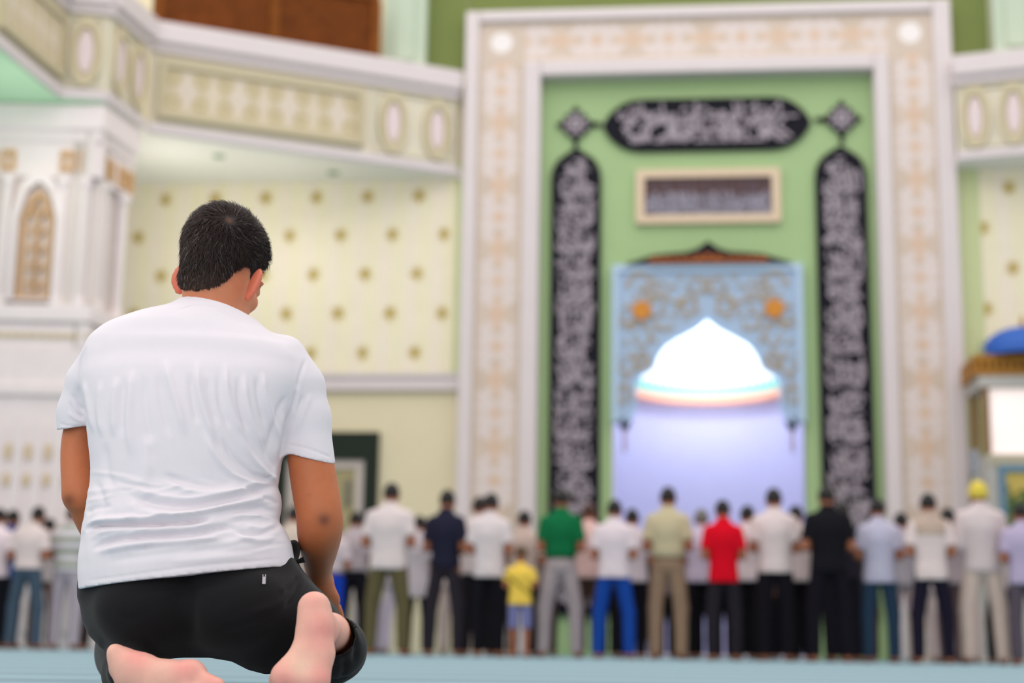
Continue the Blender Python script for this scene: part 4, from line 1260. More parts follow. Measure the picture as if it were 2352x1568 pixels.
def fold(pts, A, w, taper=.25, w2=None):
    C = cat(pts, 8)
    m = (PX > C[:, 0].min() - 4 * w) & (PX < C[:, 0].max() + 4 * w) & (PY > C[:, 1].min() - 4 * w) & (PY < C[:, 1].max() + 4 * w)
    I = np.nonzero(m)[0]
    if not len(I): return
    P = np.stack([PX[I], PY[I]], 1)
    best = np.full(len(I), 1e9); tt = np.zeros(len(I)); sg = np.ones(len(I))
    for i in range(len(C) - 1):
        a, ab = C[i], C[i + 1] - C[i]
        t = np.clip(((P - a) @ ab) / (ab @ ab + 1e-9), 0, 1)
        dv = P - a - t[:, None] * ab
        d = np.hypot(dv[:, 0], dv[:, 1])
        u = d < best
        best[u] = d[u]; tt[u] = (i + t[u]) / (len(C) - 1); sg[u] = np.sign(ab[0] * dv[u, 1] - ab[1] * dv[u, 0])
    tp = np.clip(np.minimum(tt, 1 - tt) / max(taper, 1e-3), 0, 1); tp = tp * tp * (3 - 2 * tp)
    ww = np.where(sg > 0, w, w2 if w2 else w)
    D[I] += A * FOLD * tp * np.exp(-(best / ww) ** 2)
# soft pleats falling from the shoulder blades
for pts, A, w in [
    ([(378, 822), (392, 880), (410, 940), (428, 1010)], .0035, 13), ([(362, 850), (372, 930), (392, 1010)], -.002, 12),
    ([(452, 822), (458, 900), (476, 965), (500, 1030)], .0045, 11), ([(436, 850), (442, 920), (455, 980)], -.0025, 10), ([(474, 860), (482, 920), (500, 980)], -.0022, 10),
    ([(517, 830), (522, 900), (538, 960), (566, 1025)], .0045, 10), ([(500, 850), (506, 930), (530, 990)], -.0022, 9),
    ([(560, 850), (566, 920), (584, 985), (612, 1045)], .0036, 9), ([(545, 860), (550, 930), (572, 1000)], -.0026, 8),
    ([(603, 850), (609, 900), (625, 960), (643, 1020)], .003, 9), ([(588, 860), (594, 920), (612, 985)], -.0022, 8),
    ([(306, 840), (300, 900), (296, 980), (306, 1060)], .003, 14), ([(270, 860), (262, 930), (262, 1010)], .0028, 12), ([(286, 860), (280, 940), (280, 1010)], -.002, 12),
    ([(232, 870), (228, 940), (236, 1010)], .0026, 10), ([(330, 850), (332, 930), (345, 1020), (350, 1080)], -.0024, 14),
    ([(345, 990), (340, 1060), (330, 1130)], .003, 20), ([(240, 1010), (246, 1080), (262, 1130)], -.002, 12),
    # fans from the right armpit
    ([(668, 930), (655, 985), (646, 1045), (640, 1100)], -.0045, 9), ([(652, 940), (640, 1000), (632, 1060)], .003, 9), ([(664, 900), (640, 940), (622, 1000), (610, 1060)], -.002, 9),
    ([(680, 880), (684, 920), (672, 980)], .002, 9), ([(178, 880), (186, 925), (196, 960)], -.002, 8), ([(192, 870), (204, 930), (216, 1000)], .0026, 8),
    ([(163, 900), (176, 930), (194, 945)], -.0015, 6), ([(158, 920), (172, 948), (196, 962)], -.0015, 6), ([(154, 945), (176, 962), (198, 972)], .0013, 6),
    ([(700, 905), (686, 935), (668, 985)], -.0018, 8), ([(716, 900), (696, 950), (674, 1010)], .0016, 9)]:
    fold(pts, A * 1.2, w * .72)
# drag lines from the right side and the rolls at the waist
for pts, A, w, w2 in [
    ([(466, 985), (492, 1040), (530, 1085), (590, 1112), (636, 1112)], .0042, 11, 9), ([(546, 990), (575, 1045), (612, 1085), (640, 1102)], .0035, 9, 8), ([(505, 1000), (540, 1055), (590, 1092), (632, 1104)], -.0035, 9, 8),
    ([(600, 1000), (618, 1050), (640, 1085)], -.0025, 8, 8),
    ([(370, 1085), (420, 1108), (480, 1117), (545, 1110)], -.0030, 10, 10), ([(380, 1105), (440, 1128), (520, 1128), (600, 1112)], .0030, 11, 9),
    ([(280, 1128), (340, 1152), (430, 1162), (527, 1144), (600, 1124), (640, 1116)], -.0052, 11, 9), ([(300, 1118), (350, 1135), (430, 1146), (520, 1134), (590, 1118)], .0036, 9, 9),
    ([(300, 1172), (380, 1180), (450, 1176), (546, 1156), (636, 1134)], .0050, 9, 9), ([(470, 1178), (556, 1168), (600, 1166), (640, 1176)], -.0034, 8, 7), ([(520, 1190), (570, 1184), (620, 1194), (644, 1206)], .003, 8, 8),
    ([(192, 1222), (216, 1208), (286, 1204), (371, 1203), (449, 1196), (490, 1185)], -.0068, 8, 6), ([(196, 1208), (240, 1194), (320, 1190), (420, 1184), (480, 1174)], .0048, 8, 9),
    ([(200, 1232), (260, 1220), (360, 1216), (450, 1210), (500, 1198)], .0040, 9, 8),
    ([(206, 1266), (255, 1241), (333, 1232), (449, 1224), (510, 1211), (560, 1214)], -.0055, 9, 7), ([(214, 1276), (270, 1254), (350, 1246), (460, 1238), (530, 1228)], .0030, 11, 9),
    ([(527, 1215), (585, 1228), (628, 1214), (648, 1196)], -.0040, 7, 7), ([(536, 1228), (590, 1241), (640, 1232)], .0026, 9, 8), ([(560, 1206), (600, 1214), (634, 1200)], .0025, 7, 7),
    ([(527, 1117), (585, 1122), (640, 1126)], -.0030, 6, 6), ([(618, 1092), (632, 1106), (641, 1116)], .0045, 8, 8), ([(600, 1140), (625, 1148), (644, 1158)], -.0035, 7, 7),
    ([(220, 1100), (236, 1150), (226, 1190)], -.0020, 10, 10), ([(196, 1180), (220, 1166), (262, 1160)], -.0026, 8, 8), ([(640, 1060), (630, 1092), (642, 1120)], .003, 8, 8),
    ([(230, 1292), (330, 1276), (460, 1264), (560, 1262)], -.0016, 12, 12), ([(380, 1290), (480, 1282), (600, 1272)], .0014, 12, 12), ([(300, 1150), (310, 1180), (290, 1200)], .0016, 12, 12)]:
    fold(pts, A * 1.12, w * .76, .22, w2 * .76)
for pts, A, w in [([(193, 1221), (216, 1207), (286, 1203), (371, 1202), (449, 1195), (488, 1184)], -.0035, 3.6), ([(212, 1262), (255, 1240), (333, 1231), (449, 1223)], -.002, 3.8),
                  ([(560, 1122), (600, 1118), (640, 1117)], -.003, 3.6), ([(628, 1216), (640, 1206), (648, 1194)], -.003, 3.6), ([(527, 1176), (580, 1170), (640, 1180)], -.002, 3.6), ([(612, 1090), (626, 1104), (640, 1112)], -.0025, 3.6)]:
    fold(pts, A, w, .2)
rw = np.random.RandomState(17)
for i in range(70):                                    # fine random creases in the cloth over the waist
    cx, cy = rw.uniform(205, 640), rw.uniform(1085, 1262)
    g = (cx - 200) / 440.0
    L0 = rw.uniform(25, 80); sl = rw.uniform(-.05, .12) - .45 * g * (cy < 1110) * -1 * .8 - .22 * (cy > 1110)
    bow = rw.uniform(-8, 8)
    fold([(cx - L0, cy - sl * L0), (cx - L0 * .3, cy - sl * L0 * .3 + bow), (cx + L0 * .4, cy + sl * L0 * .4 + bow), (cx + L0, cy + sl * L0)], rw.choice([-1, 1]) * rw.uniform(.0006, .0016), rw.uniform(3.5, 7), .4)
# seams: collar rib, sleeve hems, bottom hem, armholes
for pts, A, w in [([(404, 716), (440, 702), (484, 702), (514, 716), (545, 736), (572, 752)], -.0016, 2.6),
                  ([(136, 972), (160, 978), (204, 980)], -.0012, 2.4), ([(652, 1019), (700, 1028), (736, 1040), (766, 1052)], -.0012, 2.4),
                  ([(188, 1334), (256, 1326), (372, 1310), (488, 1296), (566, 1290), (668, 1280)], -.0010, 2.4),
                  ([(200, 790), (184, 830), (176, 880), (182, 940), (204, 990)], -.0020, 4), ([(704, 818), (690, 860), (676, 920), (664, 980), (650, 1040)], -.0022, 4)]:
    fold(pts, A, w, .16)
D += (.0007 * noise2(PX / 9, PY / 22, 12) + .0009 * noise2(PX / 24, PY / 10, 13)) * np.clip((PY - 950) / 250, 0.15, 1)
V = V + N * (D * face)[:, None]
sh = build_np('t_shirt', V - BASE, Q, COTTON, man)
sh['label'] = 'white short-sleeved cotton t-shirt creased round the waist'

# ---- trousers
BLACKC = mat('black_twill', rgb(14, 12, 15), rough=0.85, var=0.12, scale=20, bump=0.2, bscale=700, sheen=0.12, spec=0.25)
outl = [(300, 1225), (560, 1225), (640, 1245), (668, 1268), (689, 1305), (720, 1342), (748, 1368), (772, 1397), (775, 1440), (745, 1500), (690, 1538), (616, 1548), (577, 1538), (538, 1518), (488, 1510), (422, 1510), (371, 1513),
        (333, 1505), (290, 1500), (243, 1487), (216, 1460), (201, 1425), (196, 1392), (190, 1375), (190, 1345), (198, 1290), (225, 1240)]
PG = np.array([hp(x, y, 3.02)[[0, 2]] for x, y in outl])
K = Field((BASE[0] - .32, 2.74, -.005), (BASE[0] + .42, 3.56, .44), .0048)
S, x, y, z = K.sl(K.lo, K.lo + K.n * K.h)
xx, zz = np.broadcast_arrays(x[:, 0, :], z[:, 0, :])
d2 = np.full(xx.shape, 9.0); inside = np.zeros(xx.shape, bool)
for i in range(len(PG)):
    a, b = PG[i], PG[(i + 1) % len(PG)]
    ab = b - a
    t = np.clip(((xx - a[0]) * ab[0] + (zz - a[1]) * ab[1]) / (ab @ ab), 0, 1)
    d2 = np.minimum(d2, np.hypot(xx - a[0] - t * ab[0], zz - a[1] - t * ab[1]))
    cond = ((a[1] > zz) != (b[1] > zz)) & (xx < (b[0] - a[0]) * (zz - a[1]) / (b[1] - a[1] + 1e-12) + a[0])
    inside ^= cond
d2 = np.where(inside, -d2, d2)[:, None, :]
Rr, Bh = .085, .115
qx_ = d2 + Rr; qy_ = np.abs(y - 3.02) - Bh + Rr
K.F[S] = (np.minimum(np.maximum(qx_, qy_), 0) + np.hypot(np.maximum(qx_, 0), np.maximum(qy_, 0)) - Rr).astype(np.float32)
K.ell(hp(345, 1392, 2.945), (.108, .10, .088), None, .02); K.ell(hp(545, 1394, 2.945), (.118, .10, .088), None, .02)
chain(K, [(304, 1408, 86, 3.05), (302, 1496, 76, 3.40)], .02); chain(K, [(625, 1412, 88, 3.05), (758, 1490, 72, 3.40)], .02)
chain(K, [(298, 1505, 70, 3.38), (303, 1545, 60, 2.94), (296, 1540, 50, 2.875)], .03)
chain(K, [(758, 1500, 70, 3.38), (770, 1494, 64, 3.0), (773, 1486, 61, 2.90), (766, 1472, 54, 2.865)], .03)
chain(K, [(756, 1440, 48, 2.76), (772, 1468, 48, 2.90)], .004, 'cut')
K.ell(hp(674, 1264, 3.06), (.013, .03, .022), None, .008)
V, Q = K.mesh(); V = relax(V, Q, 2, .4)
V[:, 2] = np.maximum(V[:, 2], .003)
N = normals(V, Q); PX, PY = to_px(V); face = np.clip((N @ -FWD) * 1.6 + .1, 0, 1); D = np.zeros(len(V))
for pts, A, w in [([(690, 1312), (672, 1340), (650, 1362)], -.004, 5), ([(692, 1320), (678, 1365), (650, 1402)], -.0035, 5), ([(684, 1312), (660, 1345), (640, 1360)], .002, 6), ([(640, 1400), (600, 1422), (540, 1440), (480, 1448)], -.0016, 9),
                  ([(660, 1420), (610, 1446), (550, 1462)], -.0016, 9), ([(220, 1400), (280, 1418), (330, 1424)], -.0016, 9), ([(260, 1360), (420, 1352), (560, 1332)], -.0012, 10), ([(665, 1370), (620, 1395), (560, 1412)], .0018, 9),
                  ([(800, 1440), (818, 1480), (812, 1530)], -.003, 7), ([(812, 1440), (830, 1490)], .002, 7), ([(790, 1500), (792, 1540), (780, 1566)], -.003, 7), ([(452, 1330), (440, 1400), (445, 1480)], -.003, 16)]:
    fold(pts, A, w, .3)
D += .0006 * noise2(PX / 20, PY / 9, 15)
V = V + N * (D * face)[:, None]
tr = build_np('trousers', V - BASE, Q, BLACKC, man)
tr['label'] = 'black trousers with rolled cuffs'
zp = hp(609, 1318, 2.85)
zp[1] = 2.852
SILV = mat('zip_metal', rgb(176, 168, 174), rough=0.35, metallic=0.6, var=0.05)
mb = MB().box(-.0034, .0034, -.0015, .0015, -.009, .005).box(-.0034, -.0012, -.0015, .0015, .004, .009).box(.0012, .0034, -.0015, .0015, .004, .009)
o = build('zipper_pull', mb, SILV, tr, bevel=.001); 
# seat the pull on the cloth
di = np.hypot(PX - 609, PY - 1318) + (1 - face) * 1000
o.location = tuple(V[di.argmin()] + N[di.argmin()] * .006 - BASE)
q0 = hp(678, 1292, 3.03) - BASE; q1 = hp(699, 1284, 3.03) - BASE
o = build('zipper_tab', MB().tube([q0, q0 * .5 + q1 * .5, q1], [.0045, .0045, .006], 10), BLACKC, tr)

# ================================================================== THE CONGREGATION
PSKIN = mat('skin_plain', rgb(158, 98, 70), rough=0.55, var=0.08, scale=30)
def cloth(c):
    c = (min(255, round(c[0] * 1.03)), round(c[1] * .985), round(c[2] * .985))
    return col_mat('cloth', c, rough=0.9, var=0.08, scale=14, bump=0.1, bscale=300, spec=0.12)
PHAIR = mat('black_hair', rgb(30, 26, 26), rough=0.5, var=0.3, scale=120)
ROW_T = math.tan(YAW)
def ground_y(x, d): return d - ROW_T * x
def stripes_mat():
    m = bpy.data.materials.new('striped_cotton'); m.use_nodes = True
    nt = m.node_tree; b = nt.nodes['Principled BSDF']; b.inputs['Roughness'].default_value = .85
    tc = nt.nodes.new('ShaderNodeTexCoord'); sp = nt.nodes.new('ShaderNodeSeparateXYZ')
    nt.links.new(tc.outputs['Object'], sp.inputs[0])
    ma = nt.nodes.new('ShaderNodeMath'); ma.operation = 'MULTIPLY'; ma.inputs[1].default_value = 2 * math.pi / 0.132
    nt.links.new(sp.outputs['Z'], ma.inputs[0])
    si = nt.nodes.new('ShaderNodeMath'); si.operation = 'SINE'; nt.links.new(ma.outputs[0], si.inputs[0])
    cr = nt.nodes.new('ShaderNodeValToRGB'); cr.color_ramp.elements[0].position = .42; cr.color_ramp.elements[1].position = .58
    cr.color_ramp.elements[0].color = (*rgb(150, 154, 136), 1); cr.color_ramp.elements[1].color = (*rgb(212, 204, 210), 1)
    mr = nt.nodes.new('ShaderNodeMapRange'); mr.inputs['From Min'].default_value = -1
    nt.links.new(si.outputs[0], mr.inputs['Value']); nt.links.new(mr.outputs[0], cr.inputs[0]); nt.links.new(cr.outputs[0], b.inputs['Base Color'])
    return m
def worshipper(px, d, top_py, shirt, trousers, label, w=1.0, stance=.13, hem=.86, hair=None, sleeve='short', yoke=None, cap=None, group=None, lean=0.0, seed=0, head_dx=0.0, kid=False, strap=None, shirt_mat=None, legskin=False, h=.0125, head_tilt=0.0, stripe_z=None):
    # where he stands and how tall he is
    x = (px - 1176) / FPX * d
    for _ in range(5):
        y = ground_y(x, d)
        x += (px - to_px(np.array([x, y, 1.0]))[0]) / FPX * y
    y = ground_y(x, d)
    H = atY(px, top_py, y)[2] - CAM[2] * 0 
    k = H / 1.715
    rs = np.random.RandomState(seed + int(px) + 100)
    def fld(x0, x1, y0, y1, z0, z1): return Field((x0, y0, z0), (x1, y1, z1), h)
    ww = w
    hs = 1.16 if kid else 1.0
    sh_z = 1.40 if not kid else 1.34
    hc = np.array([head_dx, .065 + lean, 1.597 - (.01 if kid else 0)])
    Bd = fld(-.42, .42, -.3, .42, -.005, 1.80)
    # body: one skin
    Bd.ell((0, .03, .96), (.15 * ww, .10, .14), None, .04); Bd.ell((0, .02 + lean * .4, 1.2), (.145 * ww, .095, .2), None, .05)
    for s in (-1, 1):
        Bd.cone((s * .15 * ww, .02 + lean * .6, sh_z - .03), (s * .12 * ww, .02 + lean * .6, 1.2), .05, .06, .05)
        sh_, el, wr = (s * .175 * ww, .015 + lean * .6, sh_z - .03), (s * (.205 * ww + .02), -.015, 1.10), (s * .06, .215, 1.10)
        Bd.cone(sh_, el, .05, .043, .02); Bd.cone(el, wr, .042, .029, .02)
        Bd.cone(wr, (s * -.02, .232, 1.12), .030, .032, .02)
        for i in range(4):
            a = np.array([s * -.04, .235 + .004 * i, 1.145 - .019 * i]); Bd.cone(a, a + np.array([s * -.065, -.012, .006 - .008 * i]), .0105, .009, .004)
        Bd.cone((s * -.005, .24, 1.14), (s * -.045, .245, 1.175), .012, .010, .006)
        hip, kn, an = (s * .085, .02, .90), (s * (stance * .75 + .03), .03, .49), (s * stance, 0, .085)
        Bd.cone(hip, kn, .075, .056, .02); Bd.cone(kn, an, .056, .036, .02)
        Bd.ell((s * stance, -.022, .036), (.034, .042, .036), None, .02)
        Bd.cone((s * stance, 0, .07), (s * (stance + .018), .12, .03), .036, .026, .02); Bd.cone((s * (stance + .018), .10, .028), (s * (stance + .024), .165, .02), .038, .028, .02)
        for i in range(5):
            tx = s * (stance - .012 + i * .0165); Bd.cone((tx, .165, .018), (tx, .20 - .009 * i, .014), .0125, .010, .004)
    Bd.cone((head_dx * .5, .01 + lean * .8, 1.40), (hc[0], hc[1] - .02, 1.56), .058, .052, .03)
    Bd.ell(hc, (.073 * hs, .092 * hs, .105 * hs), None, .02); Bd.ell(hc + [0, .035, -.055], (.056 * hs, .062 * hs, .07 * hs), None, .03)
    Bd.cone(hc + [0, .095, -.005], hc + [0, .112, -.035], .010, .013, .01)
    for s in (-1, 1):
        Bd.ell(hc + [s * .077 * hs, -.002, -.02], (.012, .018, .031), None, .008)
        Bd.ell(hc + [s * .032, .094, .002], (.014, .010, .010), None, .006, 'cut')
    V, Q = Bd.mesh()
    V[:, 2] = np.maximum(V[:, 2], 0.0)
    def place(V): return V * k
    skin = PSKIN
    o = build_np('person', place(V), Q, skin)
    o.location = (float(x), float(y), 0.0); o.rotation_euler = (0, 0, -YAW + rs.uniform(-.06, .06))
    tag(o, label, 'person', group)
    # hair
    Hh = fld(hc[0] - .13, hc[0] + .13, hc[1] - .15, hc[1] + .15, hc[2] - .16, hc[2] + .16)
    Hh.ell(hc + [0, -.004, .006], (.083 * hs, .100 * hs, .112 * hs), None, .01)
    gx, gy, gz = [(np.arange(n) * Hh.h + q).astype(np.float32) for n, q in zip(Hh.n, Hh.lo)]
    yy = gy[None, :, None] - hc[1]; zz = gz[None, None, :] - hc[2]
    ln = np.interp(yy, [-.12, -.06, -.02, .01, .04, .09], [-.045, -.04, -.02, -.008, -.02, .055])
    Hh.F = np.maximum(Hh.F, ((ln - zz) * .9)).astype(np.float32)
    V, Q = Hh.mesh()
    V = V + normals(V, Q) * (.003 * noise2(V[:, 0] * 130, V[:, 2] * 130 + V[:, 1] * 90, seed))[:, None]
    build_np('hair', place(V), Q, col_mat('hair', hair, rough=.5, var=.3, scale=120) if hair else PHAIR, o)
    if cap:
        Cf = fld(hc[0] - .14, hc[0] + .14, hc[1] - .15, hc[1] + .15, hc[2] - .05, hc[2] + .17)
        Cf.ell(hc + [0, -.004, .0], (.093 * hs, .11 * hs, .125), None, 0); Cf.plane_keep(hc + [0, 0, -.035], (0, .15, -1))
        V, Q = Cf.mesh(); build_np('cap', place(V), Q, cloth(cap), o)
    # shirt
    S = fld(-.44, .44, -.26, .36, .6, 1.56)
    hw = .178 * ww
    rows = [(hem, 0, .02, hw * 1.02, .132), (hem + .06, 0, .02, hw * 1.01, .132), (1.02, 0, .02 + lean * .2, hw * .96, .126), (1.14, 0, .015 + lean * .35, hw * .98, .124), (1.26, 0, .01 + lean * .5, hw * 1.07, .130), (sh_z - .05, 0, .012 + lean * .6, hw * 1.13, .118),
            (sh_z + .01, 0, .012 + lean * .7, hw * 1.0, .098), (sh_z + .05, 0, .012 + lean * .75, hw * .66, .078), (sh_z + .085, head_dx * .3, .012 + lean * .8, .075, .066), (sh_z + .115, head_dx * .5, .012 + lean * .8, .063, .062)]
    if hem < .8: rows = rows[:1] + [(hem + .1, 0, .02, hw * 1.03, .135)] + rows[2:]
    S.loft(rows, 0, 2.2)
    for s in (-1, 1):
        a, b = np.array((s * .165 * ww, .012 + lean * .6, sh_z - .035)), np.array((s * (.205 * ww + .02), -.015, 1.10))
        if sleeve == 'long':
            S.cone(a, b, .068, .060, .03); S.cone(b, (s * .075, .20, 1.10), .060, .046, .02)
        else:
            e = a + (b - a) * .74
            T2 = S.like()
            T2.cone(a, b, .068, .066, 0); T2.plane_keep(e, b - a)
            S.F = Field._smin(S.F, T2.F, .03)
    V, Q = S.mesh(); N = normals(V, Q)
    V = V + N * (.004 * noise2(V[:, 0] * 26 + seed, V[:, 2] * 16, seed) * np.clip(1.35 - V[:, 2], 0, .4) / .4)[:, None]
    so = build_np('shirt', place(V), Q, shirt_mat or cloth(shirt), o)
    if yoke:
        F2 = S.like(-.006)
        F2.plane_keep((0, 0, 1.27), (0, 0, -1)); F2.plane_keep((.16 * ww, 0, 1.3), (1, 0, -.15)); F2.plane_keep((-.16 * ww, 0, 1.3), (-1, 0, -.15))
        V, Q = F2.mesh(); build_np('yoke', place(V), Q, cloth(yoke), so)
    if strap:
        F2 = S.like(-.007)
        F2.plane_keep((.0, 0, 1.12), (.62, 0, .78)); F2.plane_keep((.0, 0, 1.06), (-.62, 0, -.78)); F2.plane_keep((0, .05, 1), (0, 1, 0))
        V, Q = F2.mesh(); build_np('bag_strap', place(V), Q, cloth(strap), so)
    # trousers
    P = fld(-.36, .36, -.22, .24, 0.0, 1.08)
    zt = .44 if legskin else .055
    P.ell((0, .022, .93), (.165 * ww, .118, .14), None, 0)
    for s in (-1, 1):
        hip, kn, an = (s * .085 * ww, .018, .90), (s * (stance * .75 + .03), .025, .49), (s * stance, .0, .03)
        P.cone(hip, kn, .094 * ww, .076, .02); P.cone(kn, an, .074, .062, .01)
    P.plane_keep((0, 0, zt), (0, 0, -1)); P.plane_keep((0, 0, 1.0), (0, 0, 1))
    V, Q = P.mesh(); N = normals(V, Q)
    V = V + N * (.003 * noise2(V[:, 0] * 30, V[:, 2] * 22, seed + 3))[:, None]
    build_np('trousers', place(V), Q, cloth(trousers), o)
    return o

D1, D2, D3 = 16.2, 17.5, 19.0
WH = (222, 214, 212); BK = (22, 20, 26); NV = (34, 36, 54)
front = [
    (-12, D1, 1165, (226, 218, 222), (20, 22, 30), 'worshipper in white cut by the left edge of the view', dict(w=.95)),
    (66, D1, 1160, (214, 206, 202), (66, 84, 100), 'worshipper in off-white shirt and slate jeans left of the kneeling man', dict(w=.95, stance=.16, hem=.95, lean=.03, head_dx=.05)),
    (158, D1, 1158, (200, 196, 192), (168, 164, 174), 'worshipper in a grey green striped shirt beside the kneeling man\'s left elbow', dict(w=1.0, stance=.12, hem=.92, stripes=True)),
    (892, D1, 1106, (214, 208, 206), (92, 88, 60), 'worshipper in a white shirt and olive trousers, first right of the kneeling man', dict(w=1.06, stance=.17, hem=.84, head_dx=.0)),
    (1022, D1, 1122, NV, (46, 42, 50), 'worshipper in a navy shirt and charcoal trousers', dict(w=.86, stance=.15, hem=.90)),
    (1124, D1, 1130, (212, 208, 208), (20, 18, 24), 'worshipper in a white shirt and black trousers behind the child in yellow\'s left', dict(w=.92, stance=.11, hem=.82)),
    (1288, D1, 1120, (16, 106, 62), (164, 158, 160), 'worshipper in a green t-shirt and light grey trousers', dict(w=.92, stance=.17, hem=1.0)),
    (1410, D1, 1145, (216, 210, 214), (22, 68, 152), 'worshipper in a white t-shirt and bright blue jeans', dict(w=.95, stance=.17, hem=.86)),
    (1534, D1, 1115, (188, 184, 150), (144, 124, 102), 'worshipper in a pale sage shirt and khaki trousers', dict(w=.94, stance=.13, hem=1.0)),
    (1662, D1, 1145, (206, 8, 34), (36, 33, 40), 'worshipper in a red polo shirt and dark grey trousers', dict(w=.90, stance=.12, hem=.82)),
    (1780, D1, 1118, (214, 206, 204), (22, 20, 26), 'worshipper in a white shirt and black trousers right of the red polo', dict(w=.98, stance=.12, hem=.86)),
    (1904, D1, 1112, (22, 22, 27), (20, 18, 26), 'worshipper dressed all in black', dict(w=1.0, stance=.16, hem=.86)),
    (2020, D1, 1142, (182, 186, 206), (40, 62, 82), 'worshipper in a light blue t-shirt and dark teal jeans', dict(w=.95, stance=.13, hem=.82)),
    (2138, D1, 1130, (218, 210, 206), (26, 24, 40), 'worshipper in a white t-shirt with a tan yoke and navy trousers', dict(w=.92, stance=.15, hem=.83, yoke=(178, 164, 150))),
    (2256, D1, 1104, (206, 200, 200), (206, 194, 182), 'worshipper in a yellow cap, long white shirt and cream trousers', dict(w=1.02, stance=.16, hem=.86, sleeve='long', cap=(212, 200, 84))),
    (2352, D1, 1152, (178, 172, 200), (86, 80, 90), 'worshipper in a lavender shirt cut by the right edge of the view', dict(w=.92, stance=.10, hem=.84)),
    (1196, 15.75, 1252, (228, 200, 84), (116, 122, 166), 'child in a yellow t-shirt and blue shorts with a strap across the back', dict(strap=(150, 136, 50), w=1.0, stance=.10, hem=.80, kid=True, legskin=True, hair=(92, 66, 42))),
]
second = [
    (18, D2, 1168, (40, 70, 130), (24, 24, 32), 'worshipper behind the far left pair, dark head with blue clothing showing between them', {}),
    (104, D2, 1188, (190, 186, 184), (110, 84, 70), 'worshipper whose dark head shows right of the slate jeans man', {}),
    (228, D2, 1160, (180, 176, 172), (60, 50, 46), 'worshipper mostly hidden by the kneeling man\'s left side', {}),
    (668, D2, 1160, (198, 190, 176), (50, 48, 50), 'worshipper in cream showing in the gap between the kneeling man\'s body and right arm', {}),
    (764, D2, 1190, (196, 190, 194), (20, 62, 176), 'worshipper in bright blue trousers beside the kneeling man\'s right forearm', {'hem': 1.06, 'w': .9, 'stance': .06}),
    (812, D2 + .7, 1172, (176, 170, 174), (24, 22, 28), 'worshipper in grey with a dark lower half between the kneeling man and the olive trousers', {'hem': .98}),
    (960, D2, 1182, (196, 192, 196), (28, 26, 34), 'worshipper in a long pale shirt seen left of the navy shirt', {'w': .9, 'hem': .70}),
    (1098, D2, 1138, (206, 200, 198), (30, 28, 32), 'worshipper whose dark head leans out left of the black-trousered man', {}),
    (1202, D2, 1170, (190, 176, 164), (40, 36, 36), 'worshipper in a beige shirt standing behind the child in yellow', {}),
    (1352, D2, 1152, (214, 184, 178), (78, 62, 52), 'worshipper in pink and brown between the green and the blue-jeaned men', {'hair': (74, 44, 34), 'stance': .09}),
    (1452, D2, 1166, (206, 200, 206), (18, 16, 24), 'worshipper in black trousers showing right of the blue jeans', {'stance': .1}),
    (1612, D2, 1166, (196, 188, 206), (18, 16, 22), 'worshipper with greying hair left of the red polo', {'hair': (120, 116, 110), 'stance': .1}),
    (1718, D2, 1158, (216, 206, 208), (18, 16, 22), 'worshipper whose head shows between the red polo and the white shirt', {'stance': .1}),
    (1832, D2, 1158, (210, 200, 198), (20, 18, 24), 'worshipper half hidden between the white shirt and the man in black', {'stance': .1}),
    (1938, D2, 1150, (40, 38, 48), (26, 24, 34), 'worshipper in dark clothes behind the man in black', {}),
    (2074, D2, 1174, (180, 180, 188), (196, 180, 182), 'worshipper in pale trousers right of the light blue t-shirt', {'w': .9}),
    (2184, D2, 1164, (170, 160, 164), (110, 92, 92), 'worshipper whose head shows between the tan yoke and the yellow cap', {'w': .85, 'stance': .09}),
    (2300, D2, 1185, (190, 184, 180), (26, 24, 30), 'worshipper in black trousers behind the yellow-capped man', {'w': .85}),
]
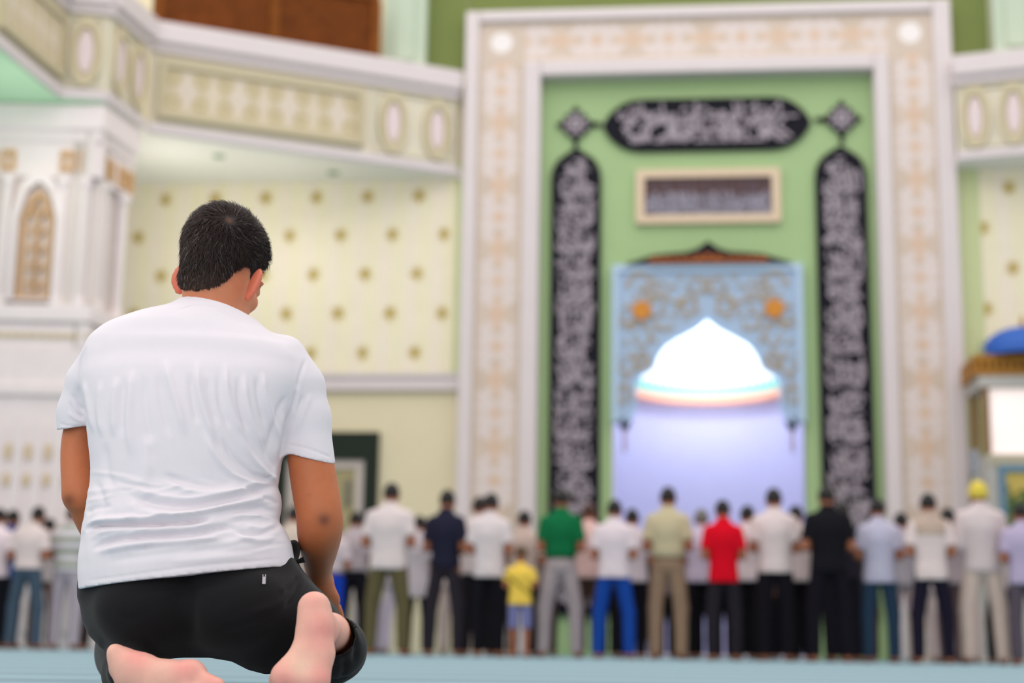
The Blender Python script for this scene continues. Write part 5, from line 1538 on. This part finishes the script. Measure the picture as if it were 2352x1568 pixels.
third = [
    (700, D3, 1195, (160, 150, 140), (60, 54, 50)), (850, D3, 1200, (206, 200, 208), (206, 200, 214)), (912, D3, 1200, (208, 204, 212), (204, 200, 214)),
    (1042, D3, 1200, (214, 206, 200), (186, 176, 168)), (1160, D3, 1200, (206, 196, 196), (36, 32, 36)),
    (1248, D3, 1200, (120, 110, 104), (70, 58, 50)), (1398, D3, 1205, (60, 56, 60), (26, 24, 30)), (1484, D3, 1212, (60, 56, 66), (18, 16, 22)), (1572, D3, 1208, (190, 184, 196), (20, 18, 24)), (1662, D3, 1212, (30, 28, 34), (18, 16, 22)), (1752, D3, 1212, (30, 28, 34), (18, 16, 22)), (1842, D3, 1212, (36, 32, 38), (18, 16, 22)),
    (1530, D3 + 1.2, 1225, (120, 112, 116), (18, 16, 22)), (1618, D3 + 1.2, 1225, (150, 140, 150), (18, 16, 22)), (1708, D3 + 1.2, 1225, (90, 84, 90), (18, 16, 22)), (1797, D3 + 1.2, 1225, (60, 56, 60), (18, 16, 22)),
    (1916, D3, 1204, (30, 28, 34), (22, 20, 28)), (1980, D3, 1200, (60, 54, 56), (80, 44, 26)), (2120, D3, 1200, (206, 196, 198), (200, 188, 184)), (2216, D3, 1200, (206, 196, 198), (196, 184, 178)),
]
STR = stripes_mat()
n_ = 0
for px, d, top, c1, c2, lab, kw in front + second:
    kw = dict(kw)
    if kw.pop('stripes', False): kw['shirt_mat'] = STR
    n_ += 1
    d += (.14 if n_ % 2 else -.08) if 16 < d < 17 else ((.3 if n_ % 2 else -.1) if d > 17 else 0)
    worshipper(px, d, top, c1, c2, lab, seed=n_, h=.0125 if d < 17 else .015, **kw)
wall_ref = {-10: 'before the marble pier at the left edge of the hall', 700: 'before the dark doorway', 850: 'in white trousers glimpsed left of the olive trousers', 912: 'in white trousers glimpsed through the gap of the olive-trousered legs',
            1042: 'in cream trousers glimpsed through the charcoal-trousered legs', 1160: 'glimpsed between the black trousers and the yellow child', 1248: 'in brown glimpsed right of the yellow child', 1398: 'in dark clothes glimpsed left of the blue jeans',
            1484: 'in black trousers glimpsed left of the khaki trousers', 1572: 'in black trousers glimpsed right of the khaki trousers', 1662: 'in black directly behind the red polo', 1752: 'in black glimpsed between the red polo and white shirt', 1842: 'in black glimpsed left of the all-black man', 1530: 'in black trousers seen between the khaki trouser legs', 1618: 'in black trousers under the greying-haired man', 1708: 'in black trousers glimpsed right of the red polo', 1797: 'in black seen between black-trousered legs by the niche edge', 1916: 'in black directly behind the all-black man', 1980: 'in rust brown trousers glimpsed left of the teal jeans',
            2120: 'in pale trousers glimpsed between the navy-trousered legs', 2216: 'in pale trousers glimpsed left of the cream trousers'}
for px, d, top, c1, c2 in third:
    n_ += 1
    d += .3 if n_ % 2 else -.15
    worshipper(px, d, top, c1, c2, 'worshipper of the farthest row ' + wall_ref[px], seed=n_, h=.017, w=.85, stance=.075 if c2[0] < 30 else .12)
